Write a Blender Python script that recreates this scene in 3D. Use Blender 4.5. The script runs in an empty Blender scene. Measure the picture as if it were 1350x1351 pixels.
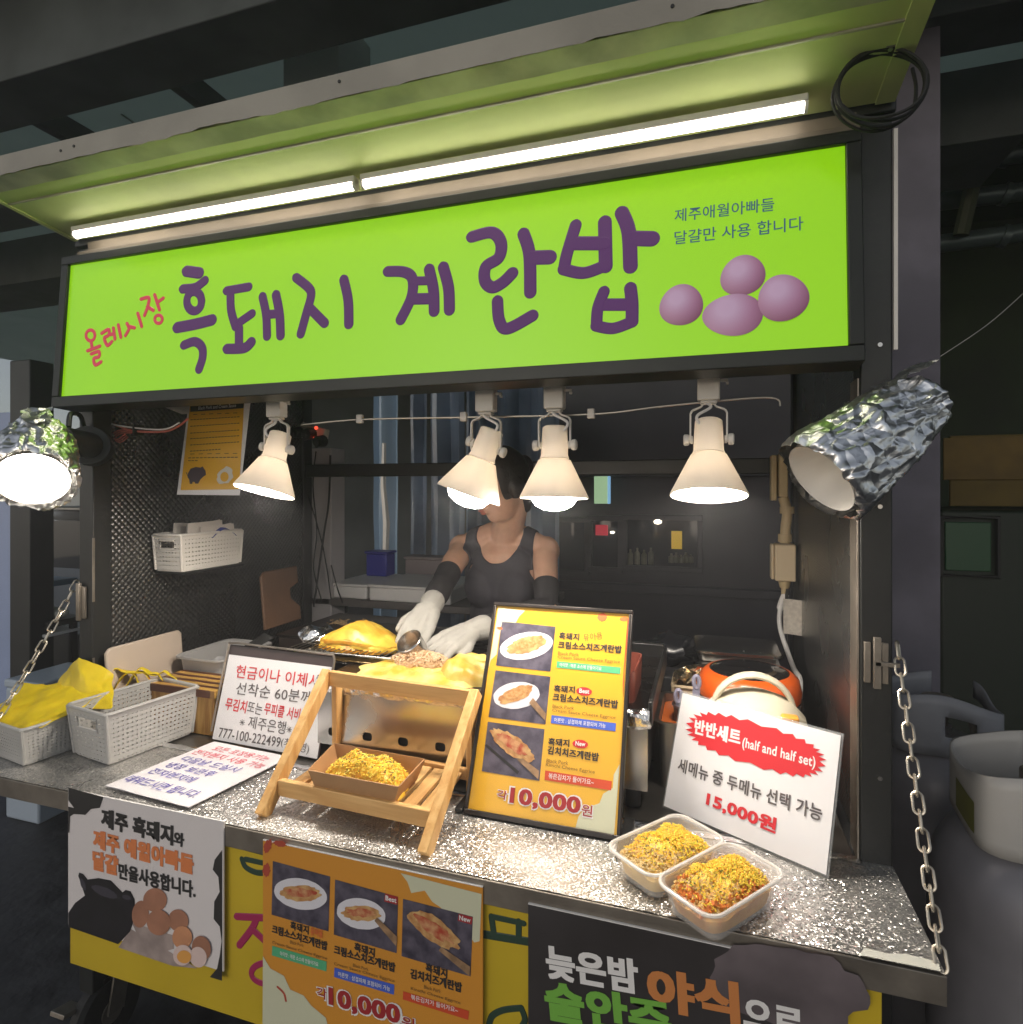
import bpy, bmesh, math, random
from math import sin, cos, pi, radians, sqrt, atan2
from mathutils import Vector as V, Matrix, noise

S = bpy.context.scene
COL = S.collection
rnd = random.Random(7)

# ------------------------------------------------------------------ camera
EYE = V((0, 0, 1.55)); YAW = radians(17.9); FOC = 803.0; CX, CY = 675.0, 645.0
cam_d = bpy.data.cameras.new('camera'); cam = bpy.data.objects.new('camera', cam_d); COL.objects.link(cam)
cam.location = EYE; cam.rotation_euler = (radians(90), 0, YAW)
cam_d.sensor_fit = 'HORIZONTAL'; cam_d.sensor_width = 36; cam_d.lens = FOC / 1350 * 36
cam_d.shift_y = -30.0 / 1350; cam_d.clip_start = .02; cam_d.clip_end = 200
S.camera = cam
# ------------------------------------------------------------------ night sky, no sun
W = bpy.data.worlds.new("World"); S.world = W; W.use_nodes = True
nt = W.node_tree; bg = nt.nodes['Background']
sky = nt.nodes.new('ShaderNodeTexSky'); sky.sky_type = 'NISHITA'; sky.sun_disc = False
sky.sun_elevation = radians(20); sky.sun_rotation = radians(200)
hs = nt.nodes.new('ShaderNodeHueSaturation'); hs.inputs['Saturation'].default_value = .45; nt.links.new(sky.outputs[0], hs.inputs['Color']); nt.links.new(hs.outputs[0], bg.inputs[0]); bg.inputs[1].default_value = 0.08
S.view_settings.view_transform = 'Standard'; S.view_settings.look = 'None'
S.view_settings.exposure = 0.3; S.view_settings.gamma = 1.0
S.cycles.use_denoising = True
S.cycles.max_bounces = 8
S.cycles.sample_clamp_indirect = 6.0

# ------------------------------------------------------------------ measuring helpers
_R = V((cos(YAW), sin(YAW), 0)); _F = V((-sin(YAW), cos(YAW), 0))
def ray(px, py):
    return _F + _R * ((px - CX) / FOC) + V((0, 0, -(py - CY) / FOC))
def at(px, py, Y=None, Z=None, X=None):
    d = ray(px, py)
    k = Y / d.y if Y is not None else ((Z - EYE.z) / d.z if Z is not None else X / d.x)
    return EYE + d * k
class Fr:
    """a flat board's own frame: origin bottom left, ex right, ez up, n out of its face"""
    def __init__(s, O, ex, ez):
        s.O = V(O); s.ex = V(ex).normalized(); s.ez = V(ez).normalized(); s.n = s.ex.cross(s.ez).normalized()
    def pt(s, u, v, w=0.0): return s.O + s.ex * u + s.ez * v + s.n * w
    def uv(s, px, py):
        d = ray(px, py); k = (s.O - EYE).dot(s.n) / d.dot(s.n); p = EYE + d * k - s.O
        return p.dot(s.ex), p.dot(s.ez)
    def c(s, crop, x, y): return s.uv(crop[0] + x / crop[2], crop[1] + y / crop[2])
def board(x, y, z, yaw, tilt):
    ex = V((cos(yaw), sin(yaw), 0)); b = V((-sin(yaw), cos(yaw), 0))
    return Fr((x, y, z), ex, V((0, 0, cos(tilt))) + b * sin(tilt))

# ------------------------------------------------------------------ materials
MATS = {}
def mat(name, col, rough=.5, metal=0.0, var=0.0, scale=12, col2=None, bump=0.0, bscale=120, coat=0.0,
        emit=None, es=0.0, trans=0.0, alpha=1.0, detail=4, sss=0.0, rvar=0.0):
    if name in MATS: return MATS[name]
    m = bpy.data.materials.new(name); m.use_nodes = True; t = m.node_tree; n = t.nodes; L = t.links
    p = n['Principled BSDF']
    p.inputs['Base Color'].default_value = (*col, 1); p.inputs['Roughness'].default_value = rough
    p.inputs['Metallic'].default_value = metal; p.inputs['Coat Weight'].default_value = coat
    p.inputs['Transmission Weight'].default_value = trans; p.inputs['Alpha'].default_value = alpha
    if sss: p.inputs['Subsurface Weight'].default_value = sss; p.inputs['Subsurface Radius'].default_value = (.01, .005, .003)
    if emit: p.inputs['Emission Color'].default_value = (*emit, 1); p.inputs['Emission Strength'].default_value = es
    tc = n.new('ShaderNodeTexCoord')
    if var or col2:
        nz = n.new('ShaderNodeTexNoise'); nz.inputs['Scale'].default_value = scale; nz.inputs['Detail'].default_value = detail
        L.new(tc.outputs['Object'], nz.inputs['Vector'])
        rp = n.new('ShaderNodeValToRGB'); rp.color_ramp.elements[0].position = .35; rp.color_ramp.elements[1].position = .65
        c2 = col2 if col2 else tuple(c * (1 - var) for c in col)
        rp.color_ramp.elements[0].color = (*c2, 1); rp.color_ramp.elements[1].color = (*col, 1)
        L.new(nz.outputs[0], rp.inputs[0]); L.new(rp.outputs[0], p.inputs['Base Color'])
        if rvar:
            mr = n.new('ShaderNodeMapRange'); mr.inputs[3].default_value = max(.02, rough - rvar); mr.inputs[4].default_value = min(1, rough + rvar)
            L.new(nz.outputs[0], mr.inputs[0]); L.new(mr.outputs[0], p.inputs['Roughness'])
    if bump:
        nb = n.new('ShaderNodeTexNoise'); nb.inputs['Scale'].default_value = bscale; nb.inputs['Detail'].default_value = 5
        L.new(tc.outputs['Object'], nb.inputs['Vector'])
        b = n.new('ShaderNodeBump'); b.inputs['Strength'].default_value = bump; b.inputs['Distance'].default_value = .004
        L.new(nb.outputs[0], b.inputs['Height']); L.new(b.outputs[0], p.inputs['Normal'])
    MATS[name] = m; return m

def mat_flakes(name, col, scale, k, rough, base2):
    """embossed metal film: every little cell of it is tilted its own way"""
    m = mat(name, col, rough, .82); t = m.node_tree; n = t.nodes; L = t.links; p = n['Principled BSDF']
    tc = n.new('ShaderNodeTexCoord'); vo = n.new('ShaderNodeTexVoronoi'); vo.inputs['Scale'].default_value = scale
    L.new(tc.outputs['Object'], vo.inputs['Vector'])
    sb = n.new('ShaderNodeVectorMath'); sb.operation = 'SUBTRACT'; sb.inputs[1].default_value = (.5, .5, .5)
    L.new(vo.outputs['Color'], sb.inputs[0])
    sc = n.new('ShaderNodeVectorMath'); sc.operation = 'SCALE'; sc.inputs['Scale'].default_value = k
    L.new(sb.outputs[0], sc.inputs[0])
    ge = n.new('ShaderNodeNewGeometry'); ad = n.new('ShaderNodeVectorMath'); ad.operation = 'ADD'
    L.new(ge.outputs['Normal'], ad.inputs[0]); L.new(sc.outputs[0], ad.inputs[1])
    nm = n.new('ShaderNodeVectorMath'); nm.operation = 'NORMALIZE'; L.new(ad.outputs[0], nm.inputs[0])
    L.new(nm.outputs[0], p.inputs['Normal'])
    nz = n.new('ShaderNodeTexNoise'); nz.inputs['Scale'].default_value = 9; nz.inputs['Detail'].default_value = 5
    L.new(tc.outputs['Object'], nz.inputs['Vector'])
    rp = n.new('ShaderNodeValToRGB'); rp.color_ramp.elements[0].color = (*base2, 1); rp.color_ramp.elements[1].color = (*col, 1)
    rp.color_ramp.elements[0].position = .3; rp.color_ramp.elements[1].position = .6
    L.new(nz.outputs[0], rp.inputs[0]); mu = n.new('ShaderNodeMix'); mu.data_type = 'RGBA'; mu.blend_type = 'MULTIPLY'; mu.inputs[0].default_value = 1.0
    bw = n.new('ShaderNodeRGBToBW'); L.new(vo.outputs['Color'], bw.inputs[0]); m2 = n.new('ShaderNodeMapRange'); m2.inputs[1].default_value = .25; m2.inputs[2].default_value = .75; m2.inputs[3].default_value = .62; m2.inputs[4].default_value = 1.12; L.new(bw.outputs[0], m2.inputs[0])
    L.new(rp.outputs[0], mu.inputs[6]); L.new(m2.outputs[0], mu.inputs[7]); L.new(mu.outputs[2], p.inputs['Base Color'])  # cell by cell lightness in the base colour stands in for sparkle
    n2 = n.new('ShaderNodeTexNoise'); n2.inputs['Scale'].default_value = 5; n2.inputs['Detail'].default_value = 7; n2.inputs['Distortion'].default_value = 1.2; L.new(tc.outputs['Object'], n2.inputs['Vector'])
    mr = n.new('ShaderNodeMapRange'); mr.inputs[1].default_value = .35; mr.inputs[2].default_value = .68; mr.inputs[3].default_value = rough - .06; mr.inputs[4].default_value = rough + .22; L.new(n2.outputs[0], mr.inputs[0]); L.new(mr.outputs[0], p.inputs['Roughness'])
    return m

def mat_embossed(name, col, scale, rough, metal=.6):
    """dark sheet pressed with a regular grid of small bumps"""
    m = mat(name, col, rough, metal); t = m.node_tree; n = t.nodes; L = t.links; p = n['Principled BSDF']
    tc = n.new('ShaderNodeTexCoord'); mp = n.new('ShaderNodeMapping'); mp.inputs['Rotation'].default_value = (radians(45), 0, 0)
    L.new(tc.outputs['Object'], mp.inputs[0])
    vo = n.new('ShaderNodeTexVoronoi'); vo.inputs['Scale'].default_value = scale; vo.inputs['Randomness'].default_value = 0
    L.new(mp.outputs[0], vo.inputs['Vector'])
    b = n.new('ShaderNodeBump'); b.inputs['Strength'].default_value = .8; b.inputs['Distance'].default_value = .006; b.invert = True
    L.new(vo.outputs['Distance'], b.inputs['Height']); L.new(b.outputs[0], p.inputs['Normal'])
    nz = n.new('ShaderNodeTexNoise'); nz.inputs['Scale'].default_value = 6
    L.new(tc.outputs['Object'], nz.inputs['Vector'])
    mr = n.new('ShaderNodeMapRange'); mr.inputs[3].default_value = rough - .1; mr.inputs[4].default_value = rough + .2
    L.new(nz.outputs[0], mr.inputs[0]); L.new(mr.outputs[0], p.inputs['Roughness'])
    return m

def mat_wood(name, c1, c2, scale=6, axis=0, rough=.5):
    m = mat(name, c1, rough); t = m.node_tree; n = t.nodes; L = t.links; p = n['Principled BSDF']
    tc = n.new('ShaderNodeTexCoord'); mp = n.new('ShaderNodeMapping')
    sc = [scale * 8] * 3; sc[axis] = scale * .7; mp.inputs['Scale'].default_value = sc
    L.new(tc.outputs['Object'], mp.inputs[0])
    nz = n.new('ShaderNodeTexNoise'); nz.inputs['Scale'].default_value = 1.6; nz.inputs['Detail'].default_value = 6; nz.inputs['Distortion'].default_value = .6
    L.new(mp.outputs[0], nz.inputs['Vector'])
    rp = n.new('ShaderNodeValToRGB'); rp.color_ramp.elements[0].position = .38; rp.color_ramp.elements[1].position = .62
    rp.color_ramp.elements[0].color = (*c2, 1); rp.color_ramp.elements[1].color = (*c1, 1)
    L.new(nz.outputs[0], rp.inputs[0]); L.new(rp.outputs[0], p.inputs['Base Color'])
    return m

def mat_stripes(name, c1, c2, axis=0, scale=9):
    m = mat(name, c1, .45); t = m.node_tree; n = t.nodes; L = t.links; p = n['Principled BSDF']
    tc = n.new('ShaderNodeTexCoord'); wv = n.new('ShaderNodeTexWave'); wv.bands_direction = 'XYZ'[axis]
    wv.inputs['Scale'].default_value = scale; wv.inputs['Distortion'].default_value = 2.5; wv.inputs['Detail Scale'].default_value = .6
    L.new(tc.outputs['Object'], wv.inputs['Vector'])
    rp = n.new('ShaderNodeValToRGB'); rp.color_ramp.interpolation = 'CONSTANT'
    e = rp.color_ramp.elements; e[0].color = (*c2, 1); e[1].position = .5; e[1].color = (*c1, 1)
    x = e.new(.3); x.color = (*(a * .6 + b * .4 for a, b in zip(c2, c1)), 1)
    L.new(wv.outputs[0], rp.inputs[0]); L.new(rp.outputs[0], p.inputs['Base Color'])
    return m

black_metal = mat('black_paint', (.018, .019, .018), .42, 0, .4, 7, bump=.12, bscale=60)
worn_metal = mat('worn_steel', (.42, .37, .31), .38, .8, .45, 9, bump=.1)
steel = mat('stainless', (.62, .60, .57), .24, 1.0, .18, 8, rvar=.1)
steel_dull = mat('dull_stainless', (.40, .385, .36), .38, 1.0, .3, 10, rvar=.12)
foil = mat('aluminium_foil', (.82, .82, .82), .2, 1.0, bump=.5, bscale=70)
white_enamel = mat('white_enamel', (.74, .71, .66), .35, 0, .06, 20)
white_plastic = mat('white_plastic', (.76, .74, .72), .4)
grey_plastic = mat('grey_plastic', (.55, .54, .52), .42, 0, .05, 9)
rubber = mat('black_rubber', (.012, .012, .012), .65, bump=.2)
pine = mat_wood('pine_wood', (.72, .44, .17), (.58, .31, .10), 5, 0)
pine_v = mat_wood('pine_wood_upright', (.74, .46, .18), (.60, .32, .10), 5, 2)
pine_y = mat_wood('pine_wood_across', (.74, .47, .19), (.60, .33, .11), 5, 1)
paper = mat('white_paper', (.80, .78, .77), .65)
paper_coat = mat('laminated_paper', (.80, .78, .78), .3, coat=.3)
ink = mat('black_ink', (.02, .018, .018), .55)
ink_grey = mat('grey_ink', (.10, .085, .085), .5)
ink_red = mat('red_ink', (.62, .022, .03), .5)
ink_pink = mat('faded_red_ink', (.70, .12, .17), .6)
ink_blue = mat('blue_ink', (.10, .085, .40), .6)
ink_dred = mat('dark_red_ink', (.36, .018, .022), .5)
ink_white = mat('white_ink', (.80, .78, .76), .5)
ink_orange = mat('orange_ink', (.72, .22, .07), .5)
ink_green = mat('green_ink', (.18, .46, .06), .5)
ink_dgreen = mat('dark_green_ink', (.018, .05, .03), .5)
ink_magenta = mat('magenta_ink', (.36, .015, .09), .5)
ink_brown = mat('brown_ink', (.20, .10, .02), .55)
bar_green = mat('green_bar_ink', (.09, .42, .20), .45)
bar_blue = mat('blue_bar_ink', (.06, .12, .55), .45)
bar_red = mat('red_bar_ink', (.62, .07, .02), .45)
yellow_print = mat('yellow_print', (.78, .42, .02), .35, coat=.2)
orange_print = mat('orange_print', (.66, .28, .028), .45)
cream_print = mat('cream_print', (.62, .62, .44), .45)
slate_print = mat('slate_print', (.11, .095, .13), .45, 0, 0, 40, col2=(.035, .03, .05), detail=8)
plate_print = mat('plate_print', (.74, .72, .76), .4, 0, .05, 30)
food_print = mat('food_print', (.66, .42, .17), .45, 0, 0, 60, col2=(.42, .17, .05), detail=6)
food_red_print = mat('kimchi_print', (.62, .33, .15), .45, 0, 0, 70, col2=(.42, .05, .02), detail=6)
brown_print = mat('wood_spoon_print', (.42, .25, .13), .45, 0, .5, 50)
pig_print = mat('pig_print', (.012, .010, .014), .5, 0, .5, 20)
egg_print = mat('egg_print', (.44, .20, .12), .45, 0, .25, 14)

# ------------------------------------------------------------------ mesh builder
class MB:
    def __init__(s): s.v = []; s.f = []; s.m = []
    def add(s, vs, fs, mi=0):
        o = len(s.v); s.v += [V(p) for p in vs]; s.f += [tuple(i + o for i in f) for f in fs]; s.m += [mi] * len(fs); return s
    def hexa(s, b, t, mi=0):
        return s.add(list(b) + list(t), [(3, 2, 1, 0), (4, 5, 6, 7), (0, 1, 5, 4), (1, 2, 6, 5), (2, 3, 7, 6), (3, 0, 4, 7)], mi)
    def mm(s, lo, hi, mi=0):
        (a, b, c), (d, e, f) = lo, hi
        return s.hexa([(a, b, c), (d, b, c), (d, e, c), (a, e, c)], [(a, b, f), (d, b, f), (d, e, f), (a, e, f)], mi)
    def obox(s, fr, u0, u1, v0, v1, w0, w1, mi=0):
        return s.hexa([fr.pt(u0, v0, w0), fr.pt(u1, v0, w0), fr.pt(u1, v1, w0), fr.pt(u0, v1, w0)],
                      [fr.pt(u0, v0, w1), fr.pt(u1, v0, w1), fr.pt(u1, v1, w1), fr.pt(u0, v1, w1)], mi)
    def bar(s, p0, p1, w, h, side=None, mi=0):
        p0, p1 = V(p0), V(p1); d = (p1 - p0).normalized()
        a = V(side) if side is not None else (V((0, 0, 1)) if abs(d.z) < .9 else V((1, 0, 0)))
        a = (a - d * a.dot(d)).normalized(); b = d.cross(a)
        q = [a * w / 2 + b * h / 2, a * w / 2 - b * h / 2, -a * w / 2 - b * h / 2, -a * w / 2 + b * h / 2]
        return s.hexa([p0 + x for x in q], [p1 + x for x in q], mi)
    def tube(s, pts, r, n=8, closed=False, caps=True, mi=0, flat=None):
        pts = [V(p) for p in pts]; k = len(pts); rr = r if isinstance(r, (list, tuple)) else [r] * k
        vs = []; fs = []; prev = None
        for i, p in enumerate(pts):
            if closed: d = pts[(i + 1) % k] - pts[i - 1]
            else: d = pts[min(i + 1, k - 1)] - pts[max(i - 1, 0)]
            d = d.normalized() if d.length > 1e-9 else V((0, 0, 1))
            if flat is not None: a = V(flat)
            elif prev is None: a = V((0, 0, 1)) if abs(d.z) < .9 else V((1, 0, 0))
            else: a = prev
            a = (a - d * a.dot(d)).normalized(); prev = a; b = d.cross(a)
            for j in range(n):
                t = 2 * pi * j / n; vs.append(p + (a * cos(t) + b * sin(t)) * rr[i])
        for i in range(k if closed else k - 1):
            for j in range(n):
                i2 = (i + 1) % k; j2 = (j + 1) % n
                fs.append((i * n + j, i * n + j2, i2 * n + j2, i2 * n + j))
        if caps and not closed:
            fs.append(tuple(range(n))[::-1]); fs.append(tuple((k - 1) * n + j for j in range(n)))
        return s.add(vs, fs, mi)
    def cyl(s, p0, p1, r0, r1=None, n=20, caps=True, mi=0):
        return s.tube([p0, p1], [r0, r0 if r1 is None else r1], n, caps=caps, mi=mi)
    def lathe(s, prof, o, axis=(0, 0, 1), n=32, mi=0, jit=None):
        ax = V(axis).normalized(); a = V((0, 0, 1)) if abs(ax.z) < .9 else V((1, 0, 0))
        a = (a - ax * a.dot(ax)).normalized(); b = ax.cross(a); o = V(o); vs = []; fs = []
        for i, (r, h) in enumerate(prof):
            for j in range(n):
                t = 2 * pi * j / n; q = o + ax * h + (a * cos(t) + b * sin(t)) * max(r, 1e-4)
                vs.append(jit(q, i, j) if jit else q)
        for i in range(len(prof) - 1):
            for j in range(n):
                j2 = (j + 1) % n; fs.append((i * n + j, i * n + j2, (i + 1) * n + j2, (i + 1) * n + j))
        return s.add(vs, fs, mi)
    def ell(s, c, r, rot=None, nu=16, nv=10, mi=0):
        c = V(c); r = (r, r, r) if isinstance(r, (int, float)) else r; vs = [V((0, 0, -1))]; fs = []
        for i in range(1, nv):
            ph = -pi / 2 + pi * i / nv
            for j in range(nu): t = 2 * pi * j / nu; vs.append(V((cos(ph) * cos(t), cos(ph) * sin(t), sin(ph))))
        vs.append(V((0, 0, 1)))
        vs = [V((p.x * r[0], p.y * r[1], p.z * r[2])) for p in vs]
        if rot is not None: vs = [rot @ p for p in vs]
        vs = [p + c for p in vs]; last = len(vs) - 1
        for j in range(nu):
            j2 = (j + 1) % nu; fs.append((0, 1 + j2, 1 + j)); fs.append((last, 1 + (nv - 2) * nu + j, 1 + (nv - 2) * nu + j2))
            for i in range(nv - 2): fs.append((1 + i * nu + j, 1 + i * nu + j2, 1 + (i + 1) * nu + j2, 1 + (i + 1) * nu + j))
        return s.add(vs, fs, mi)
    def grid(s, fn, nu, nv, mi=0, wrap=False):
        vs = [fn(i / nu, j / nv) for i in range(nu + 1) for j in range(nv + 1)]
        fs = [(i * (nv + 1) + j, (i + 1) * (nv + 1) + j, (i + 1) * (nv + 1) + j + 1, i * (nv + 1) + j + 1) for i in range(nu) for j in range(nv)]
        return s.add(vs, fs, mi)
    def poly(s, pts, mi=0): return s.add(pts, [tuple(range(len(pts)))], mi)
    def prism(s, pts, vec, mi=0):
        n = len(pts); vec = V(vec); pts = [V(p) for p in pts]
        return s.add(pts + [p + vec for p in pts], [tuple(range(n))[::-1], tuple(range(n, 2 * n))] + [(i, (i + 1) % n, (i + 1) % n + n, i + n) for i in range(n)], mi)
    def build(s, name, m, parent=None, bevel=0.0, smooth=True, angle=38, pivot=None, mats=None, recalc=True, seg=2):
        base = WORLD.get(parent.name, V((0, 0, 0))) if parent else V((0, 0, 0))
        pv = V(pivot) if pivot is not None else base
        me = bpy.data.meshes.new(name); me.from_pydata([tuple(p - pv) for p in s.v], [], s.f)
        for x in (mats or [m]): me.materials.append(x)
        if any(s.m): me.polygons.foreach_set('material_index', s.m)
        if recalc:
            bm = bmesh.new(); bm.from_mesh(me); bmesh.ops.recalc_face_normals(bm, faces=bm.faces); bm.to_mesh(me); bm.free()
        if smooth:
            me.polygons.foreach_set('use_smooth', [True] * len(me.polygons)); me.set_sharp_from_angle(angle=radians(angle))
        me.update()
        o = bpy.data.objects.new(name, me); COL.objects.link(o)
        if parent: o.parent = parent
        o.location = pv - base; WORLD[o.name] = pv
        if bevel:
            b = o.modifiers.new('bevel', 'BEVEL'); b.width = bevel; b.segments = seg; b.limit_method = 'ANGLE'; b.angle_limit = radians(40)
            b.harden_normals = False
        return o
WORLD = {}
def tag(o, label, cat, group=None, kind=None):
    if label: o['label'] = label
    if cat: o['category'] = cat
    if group: o['group'] = group
    if kind: o['kind'] = kind
    return o
def thing(name, label, cat, loc, group=None):
    o = bpy.data.objects.new(name, None); o.empty_display_size = .05; COL.objects.link(o); o.location = loc
    WORLD[o.name] = V(loc); return tag(o, label, cat, group)
def kids(o): return [c for c in list(COL.objects) if c.parent == o]
def copy_tree(o, parent=None):
    c = o.copy(); COL.objects.link(c)
    if parent: c.parent = parent
    WORLD[c.name] = WORLD.get(o.name, V((0, 0, 0)))
    for k in kids(o): copy_tree(k, c)
    return c
def struct(mb, name, m, **k): return tag(mb.build(name, m, **k), None, None, kind='structure')

# ------------------------------------------------------------------ lettering
_TXT = {}
def glyphs(body, bold):
    k = (body, bold)
    if k in _TXT: return _TXT[k]
    c = bpy.data.curves.new('t', 'FONT'); c.body = body; c.offset = bold; c.resolution_u = 3; c.space_character = 1.0 + bold * 2
    o = bpy.data.objects.new('t', c); COL.objects.link(o); bpy.context.view_layer.update()
    me = bpy.data.meshes.new_from_object(o.evaluated_get(bpy.context.evaluated_depsgraph_get()))
    vs = [(v.co.x, v.co.y) for v in me.vertices]; fs = [tuple(p.vertices) for p in me.polygons]
    bpy.data.objects.remove(o); bpy.data.curves.remove(c); bpy.data.meshes.remove(me)
    x0 = min(v[0] for v in vs); x1 = max(v[0] for v in vs); y0 = min(v[1] for v in vs); y1 = max(v[1] for v in vs)
    vs = [((x - x0) / (x1 - x0), (y - y0) / (y1 - y0)) for x, y in vs]
    _TXT[k] = (vs, fs); return _TXT[k]
def T(mb, fr, body, p0, p1, h, crop=None, w=.0010, bold=0.0):
    """one line of writing: bottom left p0, bottom right p1, cap height h, on the board's face"""
    if crop:
        a = fr.c(crop, *p0); b = fr.c(crop, *p1); xm = (p0[0] + p1[0]) / 2; ym = (p0[1] + p1[1]) / 2
        t0 = fr.c(crop, xm, ym); t1 = fr.c(crop, xm, ym - h)
        hh = sqrt((t1[0] - t0[0]) ** 2 + (t1[1] - t0[1]) ** 2)
    else: a, b, hh = p0, p1, h
    dx, dy = b[0] - a[0], b[1] - a[1]; ln = sqrt(dx * dx + dy * dy); nx, ny = -dy / ln, dx / ln
    vs, fs = glyphs(body, min(bold, .022)); ex_ = max(0, bold - .022) * hh * 1.0
    sh = [(0, 0)] if ex_ == 0 else [(-1, -.6), (1, -.6), (-1, .6), (1, .6), (0, 0)]
    ux, uy = dx / ln, dy / ln
    for k, (sx, sy) in enumerate(sh):
        ox = (ux * sx + nx * sy) * ex_; oy = (uy * sx + ny * sy) * ex_
        mb.add([fr.pt(a[0] + dx * x + nx * hh * y + ox, a[1] + dy * x + ny * hh * y + oy, w + .00004 * k) for x, y in vs], fs)
def Q(mb, fr, crop, pts, w): mb.poly([fr.pt(*fr.c(crop, *p), w) for p in pts])
def E_(mb, fr, crop, c, rx, ry, rot, w, jit=0.0, n=36, seed=0):
    r = random.Random(seed); pts = []
    for i in range(n):
        t = 2 * pi * i / n; k = 1 + r.uniform(-jit, jit); x = rx * k * cos(t); y = ry * k * sin(t)
        pts.append((c[0] + x * cos(rot) - y * sin(rot), c[1] + x * sin(rot) + y * cos(rot)))
    Q(mb, fr, crop, pts, w)
def smooth_path(pts, per=8):
    if len(pts) < 3: return [tuple(p) for p in pts]
    out = []; P = [pts[0]] + list(pts) + [pts[-1]]
    for i in range(1, len(P) - 2):
        for k in range(per):
            t = k / per; q = []
            for d in range(len(pts[0])):
                a, b, c, e = P[i - 1][d], P[i][d], P[i + 1][d], P[i + 2][d]
                q.append(.5 * (2 * b + (c - a) * t + (2 * a - 5 * b + 4 * c - e) * t * t + (3 * b - a - 3 * c + e) * t ** 3))
            out.append(tuple(q))
    out.append(tuple(pts[-1])); return out
def stroke(mb, fr, crop, pts, width, w=.0006, th=.0012, closed=False):
    if fr is globals().get('sf'): width = width * (1.12 if width > 20 else 1.3)
    """one brush stroke: round ended ribbon lying on the face"""
    q = [fr.c(crop, *p) for p in pts]
    a = fr.c(crop, *pts[0]); b = fr.c(crop, pts[0][0], pts[0][1] + width); r = sqrt((a[0] - b[0]) ** 2 + (a[1] - b[1]) ** 2) / 2
    q = smooth_path(q + [q[0]], 8)[:-1] if closed else smooth_path(q, 8)
    P = [V((x, y)) for x, y in q]; R_ = [r] * len(P)
    if not closed:
        d0 = (P[0] - P[1]).normalized(); d1 = (P[-1] - P[-2]).normalized(); pre = []; post = []
        for k in range(1, 5):
            t = k / 4 * pi / 2
            pre.insert(0, (P[0] + d0 * r * sin(t), max(r * cos(t), 1e-5))); post.append((P[-1] + d1 * r * sin(t), max(r * cos(t), 1e-5)))
        P = [p for p, _ in pre] + P + [p for p, _ in post]; R_ = [x for _, x in pre] + R_ + [x for _, x in post]
    vs = []; fs = []; n = len(P); hc_ = th * (.6 + .4 * rnd.random())
    for i in range(n):
        d = (P[(i + 1) % n] - P[i - 1]) if closed else (P[min(i + 1, n - 1)] - P[max(i - 1, 0)])
        d = d.normalized(); nn = V((-d.y, d.x)); h = hc_
        for s_, ww in ((-1, w), (-.8, w + h), (.8, w + h), (1, w)):
            c = P[i] + nn * R_[i] * s_; vs.append(fr.pt(c.x, c.y, ww))
    for i in range(n if closed else n - 1):
        for j in range(3):
            i2 = (i + 1) % n; fs.append((i * 4 + j, i2 * 4 + j, i2 * 4 + j + 1, i * 4 + j + 1))
    mb.add(vs, fs)
def flatbuild(mb, name, m, parent): return mb.build(name, m, parent, smooth=False, recalc=False)

def fbm(p, s, oct=3):
    a = 0; k = 1
    for i in range(oct): a += noise.noise(V(p) * s * 2 ** i) * k; k *= .5
    return a
def crumple(amp, s):
    def j(q, i=0, jx=0):
        return q + V((noise.noise(q * s), noise.noise(q * s + V((9, 3, 1))), noise.noise(q * s + V((2, 7, 5))))) * amp
    return j

# ================================================================== SETTING
m_ground = mat('ground_asphalt', (.055, .056, .062), .55, 0, 0, 9, col2=(.012, .012, .015), bump=1.0, bscale=28, detail=9, rvar=.25)
g = MB(); g.poly([(-14, -6, 0), (10, -6, 0), (10, 12, 0), (-14, 12, 0)])
struct(g, 'ground', m_ground, smooth=False)
cm = mat('arcade_roof_sheet', (.40, .44, .42), .85, 0, .35, 2)
_t = cm.node_tree; _tr = _t.nodes.new('ShaderNodeBsdfTranslucent'); _tr.inputs[0].default_value = (.27, .36, .30, 1); _mx = _t.nodes.new('ShaderNodeMixShader'); _mx.inputs[0].default_value = .4
_t.links.new(_t.nodes['Principled BSDF'].outputs[0], _mx.inputs[1]); _t.links.new(_tr.outputs[0], _mx.inputs[2]); _t.links.new(_mx.outputs[0], _t.nodes['Material Output'].inputs[0])
g = MB(); g.poly([(-9, .9, 3.3), (1.3, .9, 3.3), (1.3, 9, 3.3), (-9, 9, 3.3)]); struct(g, 'ceiling', cm, smooth=False)
g = MB(); g.mm((1.301, .9, 3.25), (6, 9, 3.4)); struct(g, 'ceiling', mat('ceiling_dark', (.03, .05, .02), .85), smooth=False)
conc = mat('dark_concrete', (.11, .125, .125), .85, 0, .35, 4, bump=.2, bscale=20)
def simple(name, m, label, cat, boxes, loc, bevel=.004, group=None, kind=None):
    b = MB()
    for lo, hi in boxes: b.mm(lo, hi)
    o = b.build(name, m, bevel=bevel); return tag(o, label, cat, group, kind)
for y0_, z0_, l_ in ((1.5, 3.0, 'pale ceiling beam nearest the canopy, upper left'), (2.25, 3.05, 'second pale ceiling beam behind the nearest one')):
    simple('ceiling_beam', conc, l_, 'beam', [((-8.9, y0_, z0_), (1.2, y0_ + .22, 3.295))], 0, group='beams under the market roof')
for x_ in (-5.2, -3.6, -2.9, -2.1): simple('roof_purlin', conc, {-5.2: 'leftmost slim purlin under the market roof', -3.6: 'second slim purlin from the left under the market roof', -2.9: 'third slim purlin from the left under the market roof', -2.1: 'slim purlin under the market roof beside the pale duct'}[x_], 'purlin', [((x_, 1.73, 3.19), (x_ + .05, 2.24, 3.296))], 0, group='beams under the market roof')
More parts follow.
